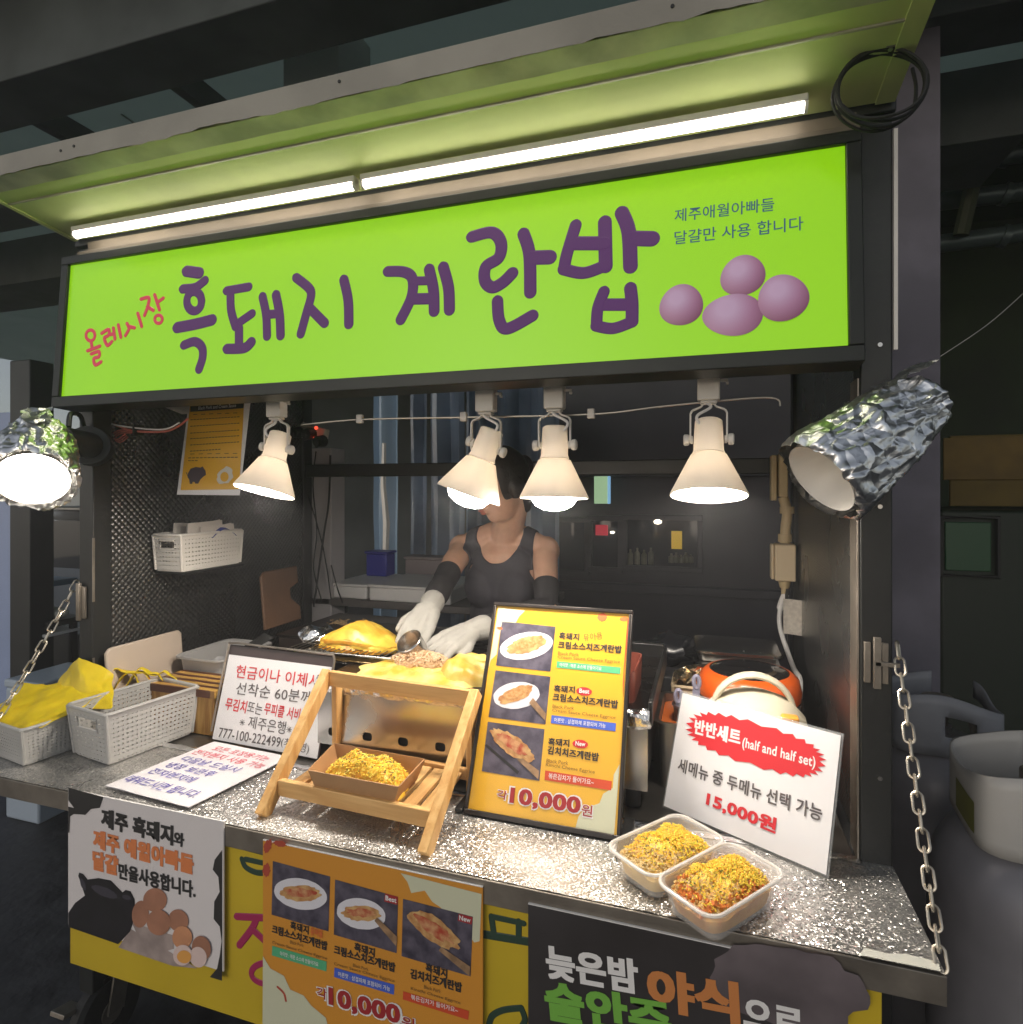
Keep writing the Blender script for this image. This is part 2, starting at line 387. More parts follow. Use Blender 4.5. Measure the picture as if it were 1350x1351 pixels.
simple('ceiling_beam', conc, 'wide concrete ceiling beam running across above the stall', 'beam', [((-9, 2.9, 2.95), (1.2, 3.35, 3.249))], 0)
simple('hanging_duct', mat('duct_paint', (.74, .76, .74), .6, .1, .15, 3), 'pale square duct coming down from the market roof behind the canopy', 'duct', [((-1.51, 1.90, 2.45), (-1.27, 2.12, 3.295))], 0)
t = MB(); t.tube([at(0, 42, Y=2.6), at(182, 165, Y=2.1)], .005, 6); tag(t.build('ceiling_cable', steel_dull), 'thin straight cable crossing under the dark ceiling at far left', 'cable')
t = MB(); t.tube([at(190, -10, Y=2.6), at(330, 120, Y=2.5)], .007, 6); tag(t.build('ceiling_cable', rubber), 'black cable under the ceiling next to the pale duct', 'cable')
t = MB()
t.tube(smooth_path([tuple(at(*p, Y=2.7)) for p in ((238, 102), (255, 98), (280, 101), (303, 110))]), .016, 8)
tag(t.build('ceiling_pipe', mat('pipe_paint', (.5, .52, .48), .5)), 'short bent pale pipe under the ceiling behind the canopy', 'pipe')
# far walls
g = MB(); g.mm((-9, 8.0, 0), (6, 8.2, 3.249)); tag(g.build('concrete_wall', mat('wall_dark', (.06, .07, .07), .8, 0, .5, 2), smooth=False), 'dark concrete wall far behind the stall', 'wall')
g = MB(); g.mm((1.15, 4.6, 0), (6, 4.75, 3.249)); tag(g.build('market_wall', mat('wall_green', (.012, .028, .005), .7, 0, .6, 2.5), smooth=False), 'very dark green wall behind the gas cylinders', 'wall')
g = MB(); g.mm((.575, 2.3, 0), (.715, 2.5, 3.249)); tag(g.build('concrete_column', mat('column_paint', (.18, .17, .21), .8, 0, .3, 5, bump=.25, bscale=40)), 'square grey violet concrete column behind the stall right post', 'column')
pm = mat('pipe_green', (.08, .11, .11), .35, .4)
for (x0, y0), (x1, y1), lab in (((1215, 218), (1400, 195), 'topmost of the three dim pipes on the dark green wall'), ((1215, 268), (1400, 246), 'middle of the three dim pipes on the dark green wall'), ((1210, 325), (1400, 300), 'lowest of the three dim pipes, brightest along its top edge')):
    t = MB(); t.tube([at(x0, y0, Y=3.6), at(x1, y1, Y=3.6)], .045, 12)
    for k in (.1, .6): p = at(x0, y0, Y=3.6).lerp(at(x1, y1, Y=3.6), k); t.cyl(p, p + V((.03, 0, -.01)), .055)
    tag(t.build('wall_pipe', pm), lab, 'pipe', 'dim pipes on the right wall')
t = MB(); t.tube([at(1330, 40, Y=3.4), at(1268, 310, Y=3.5)], .035, 8); tag(t.build('slanting_pole', mat('pole_paint', (.05, .06, .03), .6)), 'dark slanting pole in front of the dim pipes', 'pole')
t = MB(); t.tube(smooth_path([tuple(at(*p, Y=3.3)) for p in ((1352, 385), (1300, 430), (1225, 480))]), .0025, 6); tag(t.build('hanging_wire', steel_dull), 'thin sagging wire above the foil wrapped lamp at right', 'wire')
p0 = at(1252, 575, Y=3.3); p1 = at(1400, 668, Y=3.3)
r_ = thing('cardboard_panel', 'brown cardboard panel fixed high beside the violet column', 'cardboard', (p0.x, 3.3, p1.z))
b = MB(); b.mm((p0.x, 3.28, p1.z), (p1.x, 3.3, p0.z)); b.build('sheet', mat('cardboard', (.11, .075, .012), .75, 0, .3, 8), r_, bevel=.002)
b = MB(); b.mm((p0.x - .03, 3.268, p1.z + .12), (p0.x + .30, 3.279, p0.z - .01)); b.build('flap', mat('cardboard_light', (.14, .09, .02), .75, 0, .3, 10), r_, bevel=.002)
# dark machine with a green window at right
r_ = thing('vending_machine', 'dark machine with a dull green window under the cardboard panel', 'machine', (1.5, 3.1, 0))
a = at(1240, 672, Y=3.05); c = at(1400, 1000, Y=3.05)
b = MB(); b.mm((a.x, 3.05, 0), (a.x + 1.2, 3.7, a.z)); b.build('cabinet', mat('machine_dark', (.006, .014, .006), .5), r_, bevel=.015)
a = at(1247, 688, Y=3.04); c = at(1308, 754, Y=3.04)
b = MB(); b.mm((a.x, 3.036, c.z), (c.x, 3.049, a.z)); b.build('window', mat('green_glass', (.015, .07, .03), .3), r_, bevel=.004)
b = MB(); b.tube([(a.x - .02, 3.03, a.z + .02), (c.x + .02, 3.03, a.z + .02), (c.x + .02, 3.03, c.z - .02), (a.x - .02, 3.03, c.z - .02)], .012, 6, closed=True); b.build('frame', rubber, r_)
# neighbouring kiosk seen through the stall
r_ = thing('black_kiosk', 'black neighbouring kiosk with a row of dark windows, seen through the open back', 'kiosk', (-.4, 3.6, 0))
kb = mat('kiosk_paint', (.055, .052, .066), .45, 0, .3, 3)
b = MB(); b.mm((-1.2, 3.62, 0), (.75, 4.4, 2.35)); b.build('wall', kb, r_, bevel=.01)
b = MB(); b.mm((-1.2, 3.56, 1.62), (.75, 3.619, 1.70)); b.mm((-1.2, 3.56, .95), (.75, 3.619, 1.0)); b.build('rail', kb, r_, bevel=.006)
glass = mat('dark_glass', (.03, .035, .045), .06, coat=.6)
for (x0, y0, x1, y1) in ((738, 688, 772, 752), (782, 686, 816, 748), (828, 685, 920, 748)):
    a = at(x0, y0, Y=3.6); c = at(x1, y1, Y=3.6)
    f = MB()
    f.mm((a.x - .03, 3.57, a.z), (c.x + .03, 3.619, a.z + .03)); f.mm((a.x - .03, 3.57, c.z - .03), (c.x + .03, 3.619, c.z))
    f.mm((a.x - .03, 3.571, c.z), (a.x, 3.619, a.z)); f.mm((c.x, 3.571, c.z), (c.x + .03, 3.619, a.z))
    fo = f.build('window', kb, r_, bevel=.003)
    g = MB(); g.mm((a.x, 3.60, c.z), (c.x, 3.615, a.z)); g.build('pane', glass, fo)
a = at(886, 700, Y=3.59); c = at(900, 724, Y=3.59)
ns = mat('notice_yellow', (.75, .5, .06), .6, emit=(.8, .5, .05), es=.25)
b = MB(); b.mm((a.x, 3.585, c.z), (c.x, 3.597, a.z)); tag(b.build('notice', ns), 'small yellow lit notice in the widest kiosk window', 'notice')
a = at(786, 692, Y=3.59); c = at(802, 706, Y=3.59)
b = MB(); b.mm((a.x, 3.585, c.z), (c.x, 3.597, a.z)); tag(b.build('notice', mat('notice_red', (.5, .04, .05), .6, emit=(.7, .05, .08), es=.3)), 'small red lit notice in the narrow kiosk window', 'notice')
for k, (x, y, s_, l_) in enumerate(((868, 688, .022, 'larger small white lamp glowing at the top of the widest kiosk window'), (808, 702, .012, 'tiny warm lamp glowing beside the red notice'))):
    p = at(x, y, Y=3.57); b = MB(); b.ell(p, (s_, s_ * .6, s_ * .6)); b.cyl(p, p + V((0, .04, 0)), s_ * .5)
    tag(b.build('small_lamp', mat('small_lamp_glow%d' % k, (.9, .9, .8), .4, emit=(1, .9, .7), es=4)), l_, 'lamp')
for k, (x0, y0, x1, y1, n_) in enumerate(((886, 728, 918, 742, 5), (832, 722, 868, 744, 4))):
    for i in range(n_):
        p = at(x0 + (x1 - x0) * i / n_, y1, Y=3.58); q = at(x0 + (x1 - x0) * i / n_, y0 + rnd.random() * 6, Y=3.58); b = MB()
        b.lathe([(.001, 0), (.016, 0), (.016, (q.z - p.z) * .68), (.006, (q.z - p.z) * .82), (.006, q.z - p.z), (.001, q.z - p.z)], p, n=12)
        tag(b.build('bottle', mat('bottle_mix%d' % k, (.25, .24, .17), .3, 0, .7, 9)), ('pale bottle in the short row behind the right half of the widest kiosk window' if k == 0 else 'darker bottle in the short row behind the left half of the widest kiosk window'), 'bottle', 'bottles behind the widest kiosk window, %s half' % ('right' if k == 0 else 'left'))
a = at(785, 628, Y=3.5); c = at(803, 664, Y=3.5)
r_ = thing('wall_lightbox', 'small pale green and blue light box between two lamps', 'light box', (a.x, 3.5, c.z))
b = MB(); b.mm((a.x, 3.47, c.z), (c.x, 3.5, a.z)); b.build('face', mat('lightbox', (.5, .6, .4), .5, emit=(.45, .7, .4), es=.45), r_, bevel=.003)
b = MB(); b.mm((c.x, 3.468, c.z), (c.x + .012, 3.502, a.z)); b.build('edge', mat('lightbox_blue', (.3, .5, .7), .5, emit=(.3, .6, .9), es=.5), r_)
# blue plastic strip curtain behind the stall, left of the vendor
r_ = thing('strip_curtain', 'bluish hanging plastic sheeting behind the vendor', 'curtain', (-1.2, 2.9, 0))
bc = mat('blue_plastic', (.22, .29, .40), .3, 0, .5, 3, coat=.3)
x = -1.75
for i in range(7):
    w_ = (.14, .05, .12, .20, .10, .16, .2)[i]
    if i != 1:
        b = MB(); b.grid(lambda u, v, x=x, w_=w_, i=i: V((x + w_ * u, 2.95 + .03 * sin(u * 9 + i) + .02 * noise.noise(V((u * 3, v * 4, i))), .6 + 1.55 * v)), 8, 14)
        b.build('strip', bc if i != 0 else mat('blue_plastic_light', (.30, .42, .55), .3, coat=.3), r_)
    x += w_ + .012
b = MB(); b.tube([at(507, 584, Y=2.8), at(508, 640, Y=2.8) + V((-.01, 0, 0)), at(510, 690, Y=2.8), at(508, 745, Y=2.8)], [.012, .016, .02, .016], 6)
tag(b.build('wrapped_pole', mat('film_wrap', (.7, .68, .64), .3, coat=.5, bump=.5, bscale=30)), 'pale film wrapped pole in front of the bluish sheeting', 'pole')
# back shelf with boxes
zt = 1.10
r_ = thing('back_shelf', 'low dark shelf behind the vendor carrying pale boxes', 'shelf', (-1.2, 2.35, 0))
b = MB(); b.mm((-1.75, 2.16, zt - .03), (-.6, 2.62, zt)); b.build('shelf_top', mat('shelf_paint', (.10, .09, .085), .5), r_, bevel=.004)
for x in (-1.70, -.66):
    for y in (2.2, 2.57): b = MB(); b.mm((x - .02, y - .02, 0), (x + .02, y + .02, zt - .031)); b.build('leg', black_metal, r_)
def tub(name, label, lo, hi, m, lid=True):
    t_ = thing(name, label, 'box', (lo[0], lo[1], lo[2]))
    b = MB(); b.mm(lo, (hi[0], hi[1], hi[2] - .012)); b.build('body', m, t_, bevel=.006)
    if lid: b = MB(); b.mm((lo[0] - .006, lo[1] - .006, hi[2] - .011), (hi[0] + .006, hi[1] + .006, hi[2])); b.build('lid', m, t_, bevel=.004)
    return t_
a = at(440, 788, Y=2.2); c = at(487, 788, Y=2.2)
tub('plastic_box', 'flat pale lidded box on the back shelf under the blue box', (a.x, 2.18, zt), (c.x, 2.5, zt + .06), white_plastic)
a = at(492, 790, Y=2.2); c = at(580, 790, Y=2.2)
tub('plastic_box', 'long flat pale box on the back shelf beside the vendor arm', (a.x, 2.17, zt), (c.x + .06, 2.5, zt + .065), white_plastic)
a = at(486, 765, Y=2.42); c = at(513, 727, Y=2.42)
tub('blue_carton', 'small upright ultramarine blue box on the back shelf', (a.x, 2.40, zt + .061), (c.x, 2.48, c.z), mat('blue_card', (.03, .035, .33), .4))
a = at(545, 770, Y=2.6); c = at(600, 733, Y=2.6)
tub('grey_carton', 'dull pinkish grey box behind the vendor arm', (a.x, 2.52, zt + .001), (c.x, 2.61, c.z), mat('grey_card', (.30, .25, .25), .6))
# left background
r_ = thing('panel_door', 'tall pale door panel at the far left edge, blue light put into its colour', 'door', (-3.8, 2.2, 0))
b = MB(); b.mm((-4.3, 2.2, 0), (-3.37, 2.24, 1.95)); b.build('leaf', mat('blue_lit_panel', (.34, .42, .64), .4, 0, .12, 2), r_, bevel=.004)  # blue light from a lamp out of view is put into this colour
b = MB(); b.mm((-3.60, 2.192, .95), (-3.58, 2.199, 1.9)); b.mm((-4.3, 2.192, .93), (-3.58, 2.199, .95)); b.build('panel_groove', ink, r_)
b = MB(); b.mm((-3.3695, 2.196, .3), (-3.366, 2.236, 1.94)); b.build('lit_edge', mat('blue_lit_edge', (.2, .3, .6), .4, emit=(.22, .40, .95), es=.9), r_)  # lit blue edge of the door, its brightness put in as emission
b = MB(); p = at(52, 678, Y=2.85); b.ell(p, (.022, .012, .012)); b.cyl(p, p + V((0, .04, 0)), .01); tag(b.build('small_lamp', mat('small_lamp_left', (.9, .9, .9), .4, emit=(.9, .95, 1), es=3)), 'tiny white lamp glowing on the black cabinet corner at far left', 'lamp')
b = MB(); b.mm((-3.365, 2.15, 0), (-3.22, 2.27, 2.2)); tag(b.build('door_post', black_metal, bevel=.006), 'thick black post beside the pale door panel', 'post')
r_ = thing('black_cabinet', 'black cabinet with a dark glass front behind the left chain', 'cabinet', (-3.6, 2.9, 0))
a = at(45, 668, Y=2.9); c = at(112, 668, Y=2.9)
b = MB(); b.mm((a.x, 2.9, 1.15), (c.x + .3, 3.4, a.z)); b.build('body', black_metal, r_, bevel=.01)
a2 = at(60, 685, Y=2.89); c2 = at(108, 750, Y=2.89)
b = MB(); b.mm((a2.x, 2.885, c2.z), (c2.x, 2.899, a2.z)); b.build('glass_front', glass, r_, bevel=.003)
b = MB(); b.tube([(a.x, 2.893, a.z - .01), (c.x + .3, 2.893, a.z - .01)], .012, 6); b.build('top_edge', steel_dull, r_)
b = MB(); b.mm((a.x - .1, 2.85, 0), (c.x + .4, 3.4, .62)); b.build('base', black_metal, r_, bevel=.01)
for x in (a.x + .02, c.x + .25): b = MB(); b.mm((x - .02, 3.3, .62), (x + .02, 3.34, 1.15)); b.build('leg', black_metal, r_)
p = at(56, 768, Y=2.7)
r_ = thing('side_table', 'small blue topped table behind the left chain', 'table', (p.x, 2.7, 0))
b = MB(); b.mm((p.x - .12, 2.55, p.z - .02), (p.x + .1, 2.85, p.z + .015)); b.build('table_top', mat('table_blue', (.22, .38, .55), .5), r_, bevel=.004)
b = MB(); b.mm((p.x - .02, 2.68, 0), (p.x + .02, 2.72, p.z - .021)); b.build('leg', black_metal, r_)
p = at(62, 815, Y=2.3)
r_ = thing('tool_stand', 'low stand with a rolled pale towel, behind the left chain', 'stand', (p.x, 2.3, 0))
b = MB(); b.mm((p.x - .13, 2.22, p.z - .03), (p.x + .12, 2.42, p.z)); b.build('shelf', black_metal, r_, bevel=.004)
b = MB(); b.mm((p.x - .10, 2.21, p.z - .075), (p.x + .12, 2.40, p.z - .06)); b.build('lower_shelf', white_plastic, r_, bevel=.003)
for x in (p.x - .11, p.x + .10): b = MB(); b.mm((x - .012, 2.35, 0), (x + .012, 2.38, p.z - .031)); b.build('leg', black_metal, r_)
b = MB(); b.ell((p.x - .02, 2.30, p.z + .031), (.10, .06, .03)); b.ell((p.x + .04, 2.31, p.z + .029), (.085, .05, .028)); tag(b.build('rolled_towel', mat('towel', (.62, .60, .52), .9, bump=.4)), 'rolled cream towel lying on the low stand', 'towel')
p = at(60, 893, Y=2.1); b = MB()
b.mm((p.x - .12, 2.0, 0), (p.x + .10, 2.3, p.z - .03)); b.mm((p.x - .126, 1.995, p.z - .029), (p.x + .106, 2.305, p.z + .01))
tag(b.build('storage_bin', mat('bin_blue_white', (.45, .52, .6), .4), bevel=.01), 'pale blue lidded bin on the ground behind the left chain', 'bin')

# ================================================================== THE STALL
XL, XR = -1.61, .303
ST = thing('food_stall', 'black metal food stall on casters with a lifted canopy and a glittering silver fold-down counter', 'food stall', (-.65, 1.5, 0))
for i, (x, y) in enumerate(((XL, 1.20), (XR - .05, 1.20), (XL, 2.09), (XR - .05, 2.09))):
    b = MB(); b.mm((x, y, .2), (x + .05, y + .055, 2.195)); b.build('post', black_metal, ST, bevel=.003)
b = MB(); b.mm((XL - .01, 1.195, 2.20), (XR + .005, 2.16, 2.225)); b.build('roof', black_metal, ST, bevel=.003)
b = MB()
for y in (1.205, 2.095): b.mm((XL + .052, y, 2.13), (XR - .052, y + .04, 2.197))
for x in (XL + .004, XR - .044): b.mm((x, 1.258, 2.14), (x + .04, 2.088, 2.196))
for y in (1.55, 1.85): b.mm((XL + .05, y, 2.16), (XR - .05, y + .03, 2.198))
b.build('roof_frame', black_metal, ST, bevel=.002)
b = MB(); b.mm((XL + .052, 2.097, 1.60), (XR - .052, 2.13, 1.65)); b.build('back_rail', black_metal, ST, bevel=.003)
panel_m = mat_embossed('embossed_black_sheet', (.13, .13, .125), 74, .24, .85)
b = MB(); b.mm((XL + .030, 1.258, .90), (XL + .040, 2.088, 2.13)); b.build('side_panel', panel_m, ST)
b = MB(); b.mm((XR - .04, 1.258, .90), (XR - .03, 2.088, 2.13)); b.build('side_panel', mat_embossed('embossed_grey_sheet', (.30, .30, .29), 110, .2, .9), ST)
b = MB(); b.mm((XR - .0545, 1.202, .9), (XR - .0505, 1.256, 1.745)); b.build('edge_trim', worn_metal, ST, bevel=.001)
b = MB(); b.mm((XR + .001, 1.197, 1.79), (XR + .007, 1.204, 2.17)); b.build('edge_strip', white_enamel, ST)
for z in (1.70, 1.80, 1.52, 1.05): b = MB(); b.cyl((XR - .02, 1.2, z), (XR - .02, 1.196, z), .004, n=8); b.build('screw', steel, ST)
# worn paint along the left post edge
b = MB(); b.mm((XL + .0495, 1.1985, 1.25), (XL + .0525, 1.204, 1.42)); b.build('bare_edge', worn_metal, ST); b = MB(); b.mm((XL + .0495, 1.1985, 1.0), (XL + .0525, 1.204, 1.1)); b.build('bare_edge', worn_metal, ST)
# hasp on the right post
b = MB(); b.mm((XR - .045, 1.192, 1.215), (XR - .035, 1.199, 1.285)); b.mm((XR - .018, 1.192, 1.215), (XR - .008, 1.199, 1.285)); b.bar((XR - .026, 1.19, 1.207), (XR - .026, 1.19, 1.295), .012, .008); b.bar((XR - .03, 1.19, 1.25), (XR + .008, 1.19, 1.25), .008, .008)
b.build('hasp', worn_metal, ST, bevel=.001)
b = MB(); b.mm((XL + .0, 1.192, 1.205), (XL + .03, 1.199, 1.29)); b.bar((XL + .012, 1.19, 1.20), (XL + .012, 1.19, 1.30), .012, .008); b.build('hasp', worn_metal, ST, bevel=.001)
# fold-down counter: glittering film on top, worn steel lip
film = mat_flakes('glitter_film', (.74, .72, .69), 390, .78, .29, (.56, .55, .53))
b = MB(); n1 = 90
def ctop(u, v):
    x = -1.66 + (XR + 1.66) * u; y = .955 + .245 * v
    return V((x, y, .900 + .0011 * noise.noise(V((x * 9, y * 9, 0))) + (.0012 * noise.noise(V((x * 40, 3, 0))) if v == 0 else 0)))
b.grid(ctop, n1, 14); b.build('counter_top', film, ST)
b = MB(); b.mm((-1.66, .957, .862), (XR, 1.197, .8975)); b.build('counter_board', worn_metal, ST, bevel=.002)
b = MB(); b.mm((-1.66, .9515, .858), (XR + .001, .9565, .8985)); b.build('counter_lip', worn_metal, ST, bevel=.001)
b = MB(); b.poly([(.20, .953, .9032), (.297, .954, .9032), (.300, .972, .9032), (.262, .975, .9032), (.24, .968, .9032), (.21, .97, .9032)]); b.build('torn_film', mat('peeling_film', (.62, .62, .55), .4), ST, smooth=False)
wt = mat('worktop_steel', (.24, .225, .205), .33, .9, .35, 7, rvar=.15)
b = MB(); b.mm((XL + .052, 1.205, .868), (XR - .056, 1.70, .8965)); b.mm((XL + .052, 1.701, .868), (-1.0, 2.085, .8965)); b.mm((-.28, 1.701, .868), (XR - .056, 2.085, .8965)); b.build('worktop', wt, ST, bevel=.002)
b = MB(); b.grid(lambda u, v: V((XL + .05 + (XR - XL - .1) * u, 1.190 + .022 * v + .003 * noise.noise(V((u * 60, v * 5, 0))), .9012 + .002 * sin(v * pi) + .001 * noise.noise(V((u * 90, v * 7, 4))))), 160, 4)
b.build('foil_seam', foil, ST, smooth=False)
b = MB(); b.mm((XL + .01, 1.262, .22), (XR - .01, 1.69, .866)); b.build('cabinet', mat('cabinet_dark', (.03, .03, .03), .6), ST, bevel=.004)
# yellow apron hanging under the counter
apron = mat('yellow_apron', (.62, .44, .015), .5, 0, .12, 5, rvar=.1)
zb = .525
b = MB(); b.mm((-1.313, .959, zb), (.229, .966, .861)); AP = b.build('front_panel', apron, ST, bevel=.001)
fa = Fr((-1.313, .959, zb), (1, 0, 0), (0, 0, 1))
cB = (0, 1000, 3.068); cC = (300, 1000, 3.068); cD = (650, 1050, 3.59)
b = MB()
for pts, w_ in ((((75, 362), (160, 384)), 24), (((60, 408), (75, 440), (120, 462), (170, 462)), 24), (((75, 408), (165, 428)), 22)): stroke(b, fa, cC, pts, w_)
for pts, w_ in ((((1070, 640), (1080, 715)), 26), (((1180, 660), (1180, 735)), 26), (((1040, 712), (1240, 745)), 34), (((1070, 640), (1200, 668)), 24)): stroke(b, fa, cC, pts, w_)
for pts, w_ in ((((1060, 1075), (1075, 1040), (1120, 1018), (1190, 1010)), 26), (((1190, 1010), (1205, 1060), (1180, 1100)), 26)): stroke(b, fa, cC, pts, w_)
flatbuild(b, 'green_lettering', ink_dgreen, AP)
b = MB()
for pts, w_ in ((((40, 640), (150, 645)), 30), (((120, 645), (100, 690), (50, 755)), 30), (((100, 690), (165, 750)), 30)): stroke(b, fa, cC, pts, w_)
stroke(b, fa, cC, [(160 + 62 * cos(k / 10 * 2 * pi), 870 + 42 * sin(k / 10 * 2 * pi)) for k in range(10)], 26, closed=True)
flatbuild(b, 'magenta_lettering', ink_magenta, AP)
# casters
for (x, y) in ((-1.60, 1.27), (.22, 1.30), (-1.60, 1.62), (.22, 1.62)):
    w_ = MB(); w_.lathe([(.03, -.022), (.088, -.022), (.1, -.012), (.1, .012), (.088, .022), (.03, .022)], (x, y, .1), (1, 0, .0), 32)
    wo = w_.build('wheel', rubber, ST)
    h = MB(); h.cyl((x - .026, y, .1), (x + .026, y, .1), .032); h.build('hub', worn_metal, wo)
    h = MB(); h.bar((x - .035, y, .1), (x - .035, y + .02, .205), .05, .006, (0, 1, 0)); h.bar((x + .035, y, .1), (x + .035, y + .02, .205), .05, .006, (0, 1, 0)); h.mm((x - .04, y - .04, .2045), (x + .04, y + .06, .219)); h.build('bracket', worn_metal, wo, bevel=.001)
    h = MB(); h.bar((x - .03, y - .06, .15), (x - .03, y - .115, .165), .05, .012, (1, 0, 0)); h.build('brake_pedal', worn_metal, wo, bevel=.002)
# canopy, lifted
cv = mat('canopy_sheet', (.66, .75, .30), .52, .2, .2, 5, bump=.12, bscale=14, rvar=.08)  # lime tint in the base colour carries green light from the sign
cz = lambda y: 2.214 + (1.19 - y) * .125
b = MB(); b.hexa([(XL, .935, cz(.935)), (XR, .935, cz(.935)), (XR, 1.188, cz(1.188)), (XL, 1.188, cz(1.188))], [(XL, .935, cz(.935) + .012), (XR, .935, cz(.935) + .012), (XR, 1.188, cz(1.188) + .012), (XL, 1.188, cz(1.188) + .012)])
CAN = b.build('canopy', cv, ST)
fasc = mat('canopy_edge', (.34, .32, .27), .6, .1, .25, 5, bump=.15)
b = MB(); b.grid(lambda u, v: V((XL - .002 + (XR - XL + .004) * u, .930, cz(.93) - .004 + .043 * v + (-.007 * noise.noise(V((u * 12, 0, 3))) - .004 * noise.noise(V((u * 60, 0, 3))) if v == 0 else 0))), 90, 1)
b.mm((XL - .002, .9305, cz(.93) + .004), (XR + .002, .9345, cz(.93) + .038)); b.build('fascia', fasc, CAN, smooth=False)
for k, x in enumerate((-1.30, -1.262, -.62, -.05)): b = MB(); b.cyl((x, .9302, cz(.93) + .018 + .003 * (k % 3)), (x, .9285, cz(.93) + .018 + .003 * (k % 3)), .003, n=8); b.build('screw', rubber, CAN)
fl = mat('canopy_flange', (.55, .54, .42), .42, .3, .4, 10)
b = MB(); b.grid(lambda u, v: V((XL + (XR - XL) * u, .931 + .044 * v, cz(.93 + .044 * v) - .005 + .0012 * noise.noise(V((u * 25, v * 3, 1))))), 90, 3); b.build('flange', fl, CAN)
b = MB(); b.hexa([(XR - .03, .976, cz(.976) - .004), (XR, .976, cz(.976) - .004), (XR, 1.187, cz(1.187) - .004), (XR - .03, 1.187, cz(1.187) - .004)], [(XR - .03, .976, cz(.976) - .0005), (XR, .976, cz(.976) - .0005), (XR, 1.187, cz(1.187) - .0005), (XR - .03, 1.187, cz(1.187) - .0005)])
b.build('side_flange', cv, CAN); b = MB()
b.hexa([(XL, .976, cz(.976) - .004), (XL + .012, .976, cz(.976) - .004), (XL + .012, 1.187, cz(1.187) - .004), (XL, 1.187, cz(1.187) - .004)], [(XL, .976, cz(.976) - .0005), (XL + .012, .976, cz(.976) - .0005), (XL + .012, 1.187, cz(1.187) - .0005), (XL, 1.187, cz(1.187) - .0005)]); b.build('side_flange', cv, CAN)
b = MB(); b.bar((XL, 1.02, cz(1.02) - .001), (XR - .03, 1.02, cz(1.02) - .001), .004, .004); b.build('seam', fl, CAN)
b = MB(); b.mm((XL + .06, 1.150, 2.150), (XR - .06, 1.194, 2.163)); b.mm((XL + .06, 1.178, 2.1635), (XR - .06, 1.194, 2.199)); b.build('hinge_rail', mat('aluminium_rail', (.20, .165, .12), .6, .1, .35, 5), ST, bevel=.001)
b = MB(); b.mm((XL + .08, 1.232, 1.782), (XR - .06, 1.268, 1.806)); b.build('lamp_track', black_metal, ST, bevel=.002)
b = MB(); b.mm((XL + .04, 1.225, 1.807), (XR - .056, 1.285, 1.85)); b.build('front_beam', black_metal, ST, bevel=.002)
wp = [at(x, y, Y=1.30) for x, y in ((398, 560), (475, 553), (612, 550), (780, 546), (880, 535), (1010, 524), (1030, 535))]
b = MB(); b.tube(smooth_path([tuple(p) for p in wp]), .0022, 6); WI = b.build('curtain_wire', steel_dull, ST)
for k in (1, 2, 3): b = MB(); b.mm(tuple(wp[k] + V((-.008, -.006, -.009))), tuple(wp[k] + V((.008, .006, .012)))); b.build('clip', white_plastic, WI, bevel=.002)

# ------------------------------------------------------------------ sign board
sO = at(81, 523, Y=1.126); sT = at(93, 350, Y=1.150); sBR = at(1119, 459, Y=1.126)
sf = Fr(sO, (1, 0, 0), (0, sT.y - sO.y, sT.z - sO.z))
SW = sBR.x - sO.x; SH = sqrt((sT.y - sO.y) ** 2 + (sT.z - sO.z) ** 2)
SG = thing('sign_board', 'long glowing lime green sign board with purple brush lettering and four pink eggs', 'sign', tuple(sO))
lime = mat('lit_lime_face', (.26, .36, .004), .3, coat=.15, emit=(.20, .60, .0), es=.61)
b = MB(); b.obox(sf, 0, SW, 0, SH, -.004, 0); b.build('face', lime, SG, smooth=False)
b = MB()
for u0, u1, v0, v1 in ((-.024, SW + .024, -.028, -.0005), (-.024, SW + .024, SH + .0005, SH + .022), (-.024, -.0005, -.0004, SH + .0004), (SW + .0005, SW + .024, -.0004, SH + .0004)): b.obox(sf, u0, u1, v0, v1, -.06, .008)
b.build('frame', mat('sign_frame', (.02, .021, .018), .35, .3, .3, 8), SG, bevel=.002)
b = MB(); b.obox(sf, -.02, SW + .02, -.02, SH + .02, -.066, -.061); b.build('back', black_metal, SG)
purple = mat('purple_vinyl', (.055, .014, .075), .6, emit=(.085, .020, .120), es=.48)
c5 = (80, 320, 3.375); c6 = (480, 240, 3.375); c7 = (860, 200, 4.5)
b = MB()
for pts, w_ in ((((562, 126), (618, 134)), 46), (((545, 205), (600, 198), (643, 168)), 38), (((520, 377), (600, 362), (675, 343)), 46), (((550, 455), (598, 440), (630, 465), (633, 510), (617, 562)), 38),
                (((740, 213), (838, 196)), 36), (((757, 218), (760, 300), (780, 372)), 38), (((785, 362), (853, 315)), 36), (((795, 380), (795, 455)), 40), (((742, 472), (818, 468), (850, 442)), 42),
                (((900, 240), (916, 320), (920, 415)), 38), (((960, 232), (976, 320), (980, 412)), 40), (((915, 320), (968, 315)), 36),
                (((1050, 155), (1105, 200), (1116, 235), (1096, 310), (1070, 405)), 38), (((1112, 292), (1176, 357)), 40), (((1262, 165), (1281, 255), (1284, 361)), 42)): stroke(b, sf, c5, pts, w_)
stroke(b, sf, c5, [(596 + 33 * cos(k / 10 * 2 * pi), 260 + 43 * sin(k / 10 * 2 * pi)) for k in range(10)], 36, closed=True)
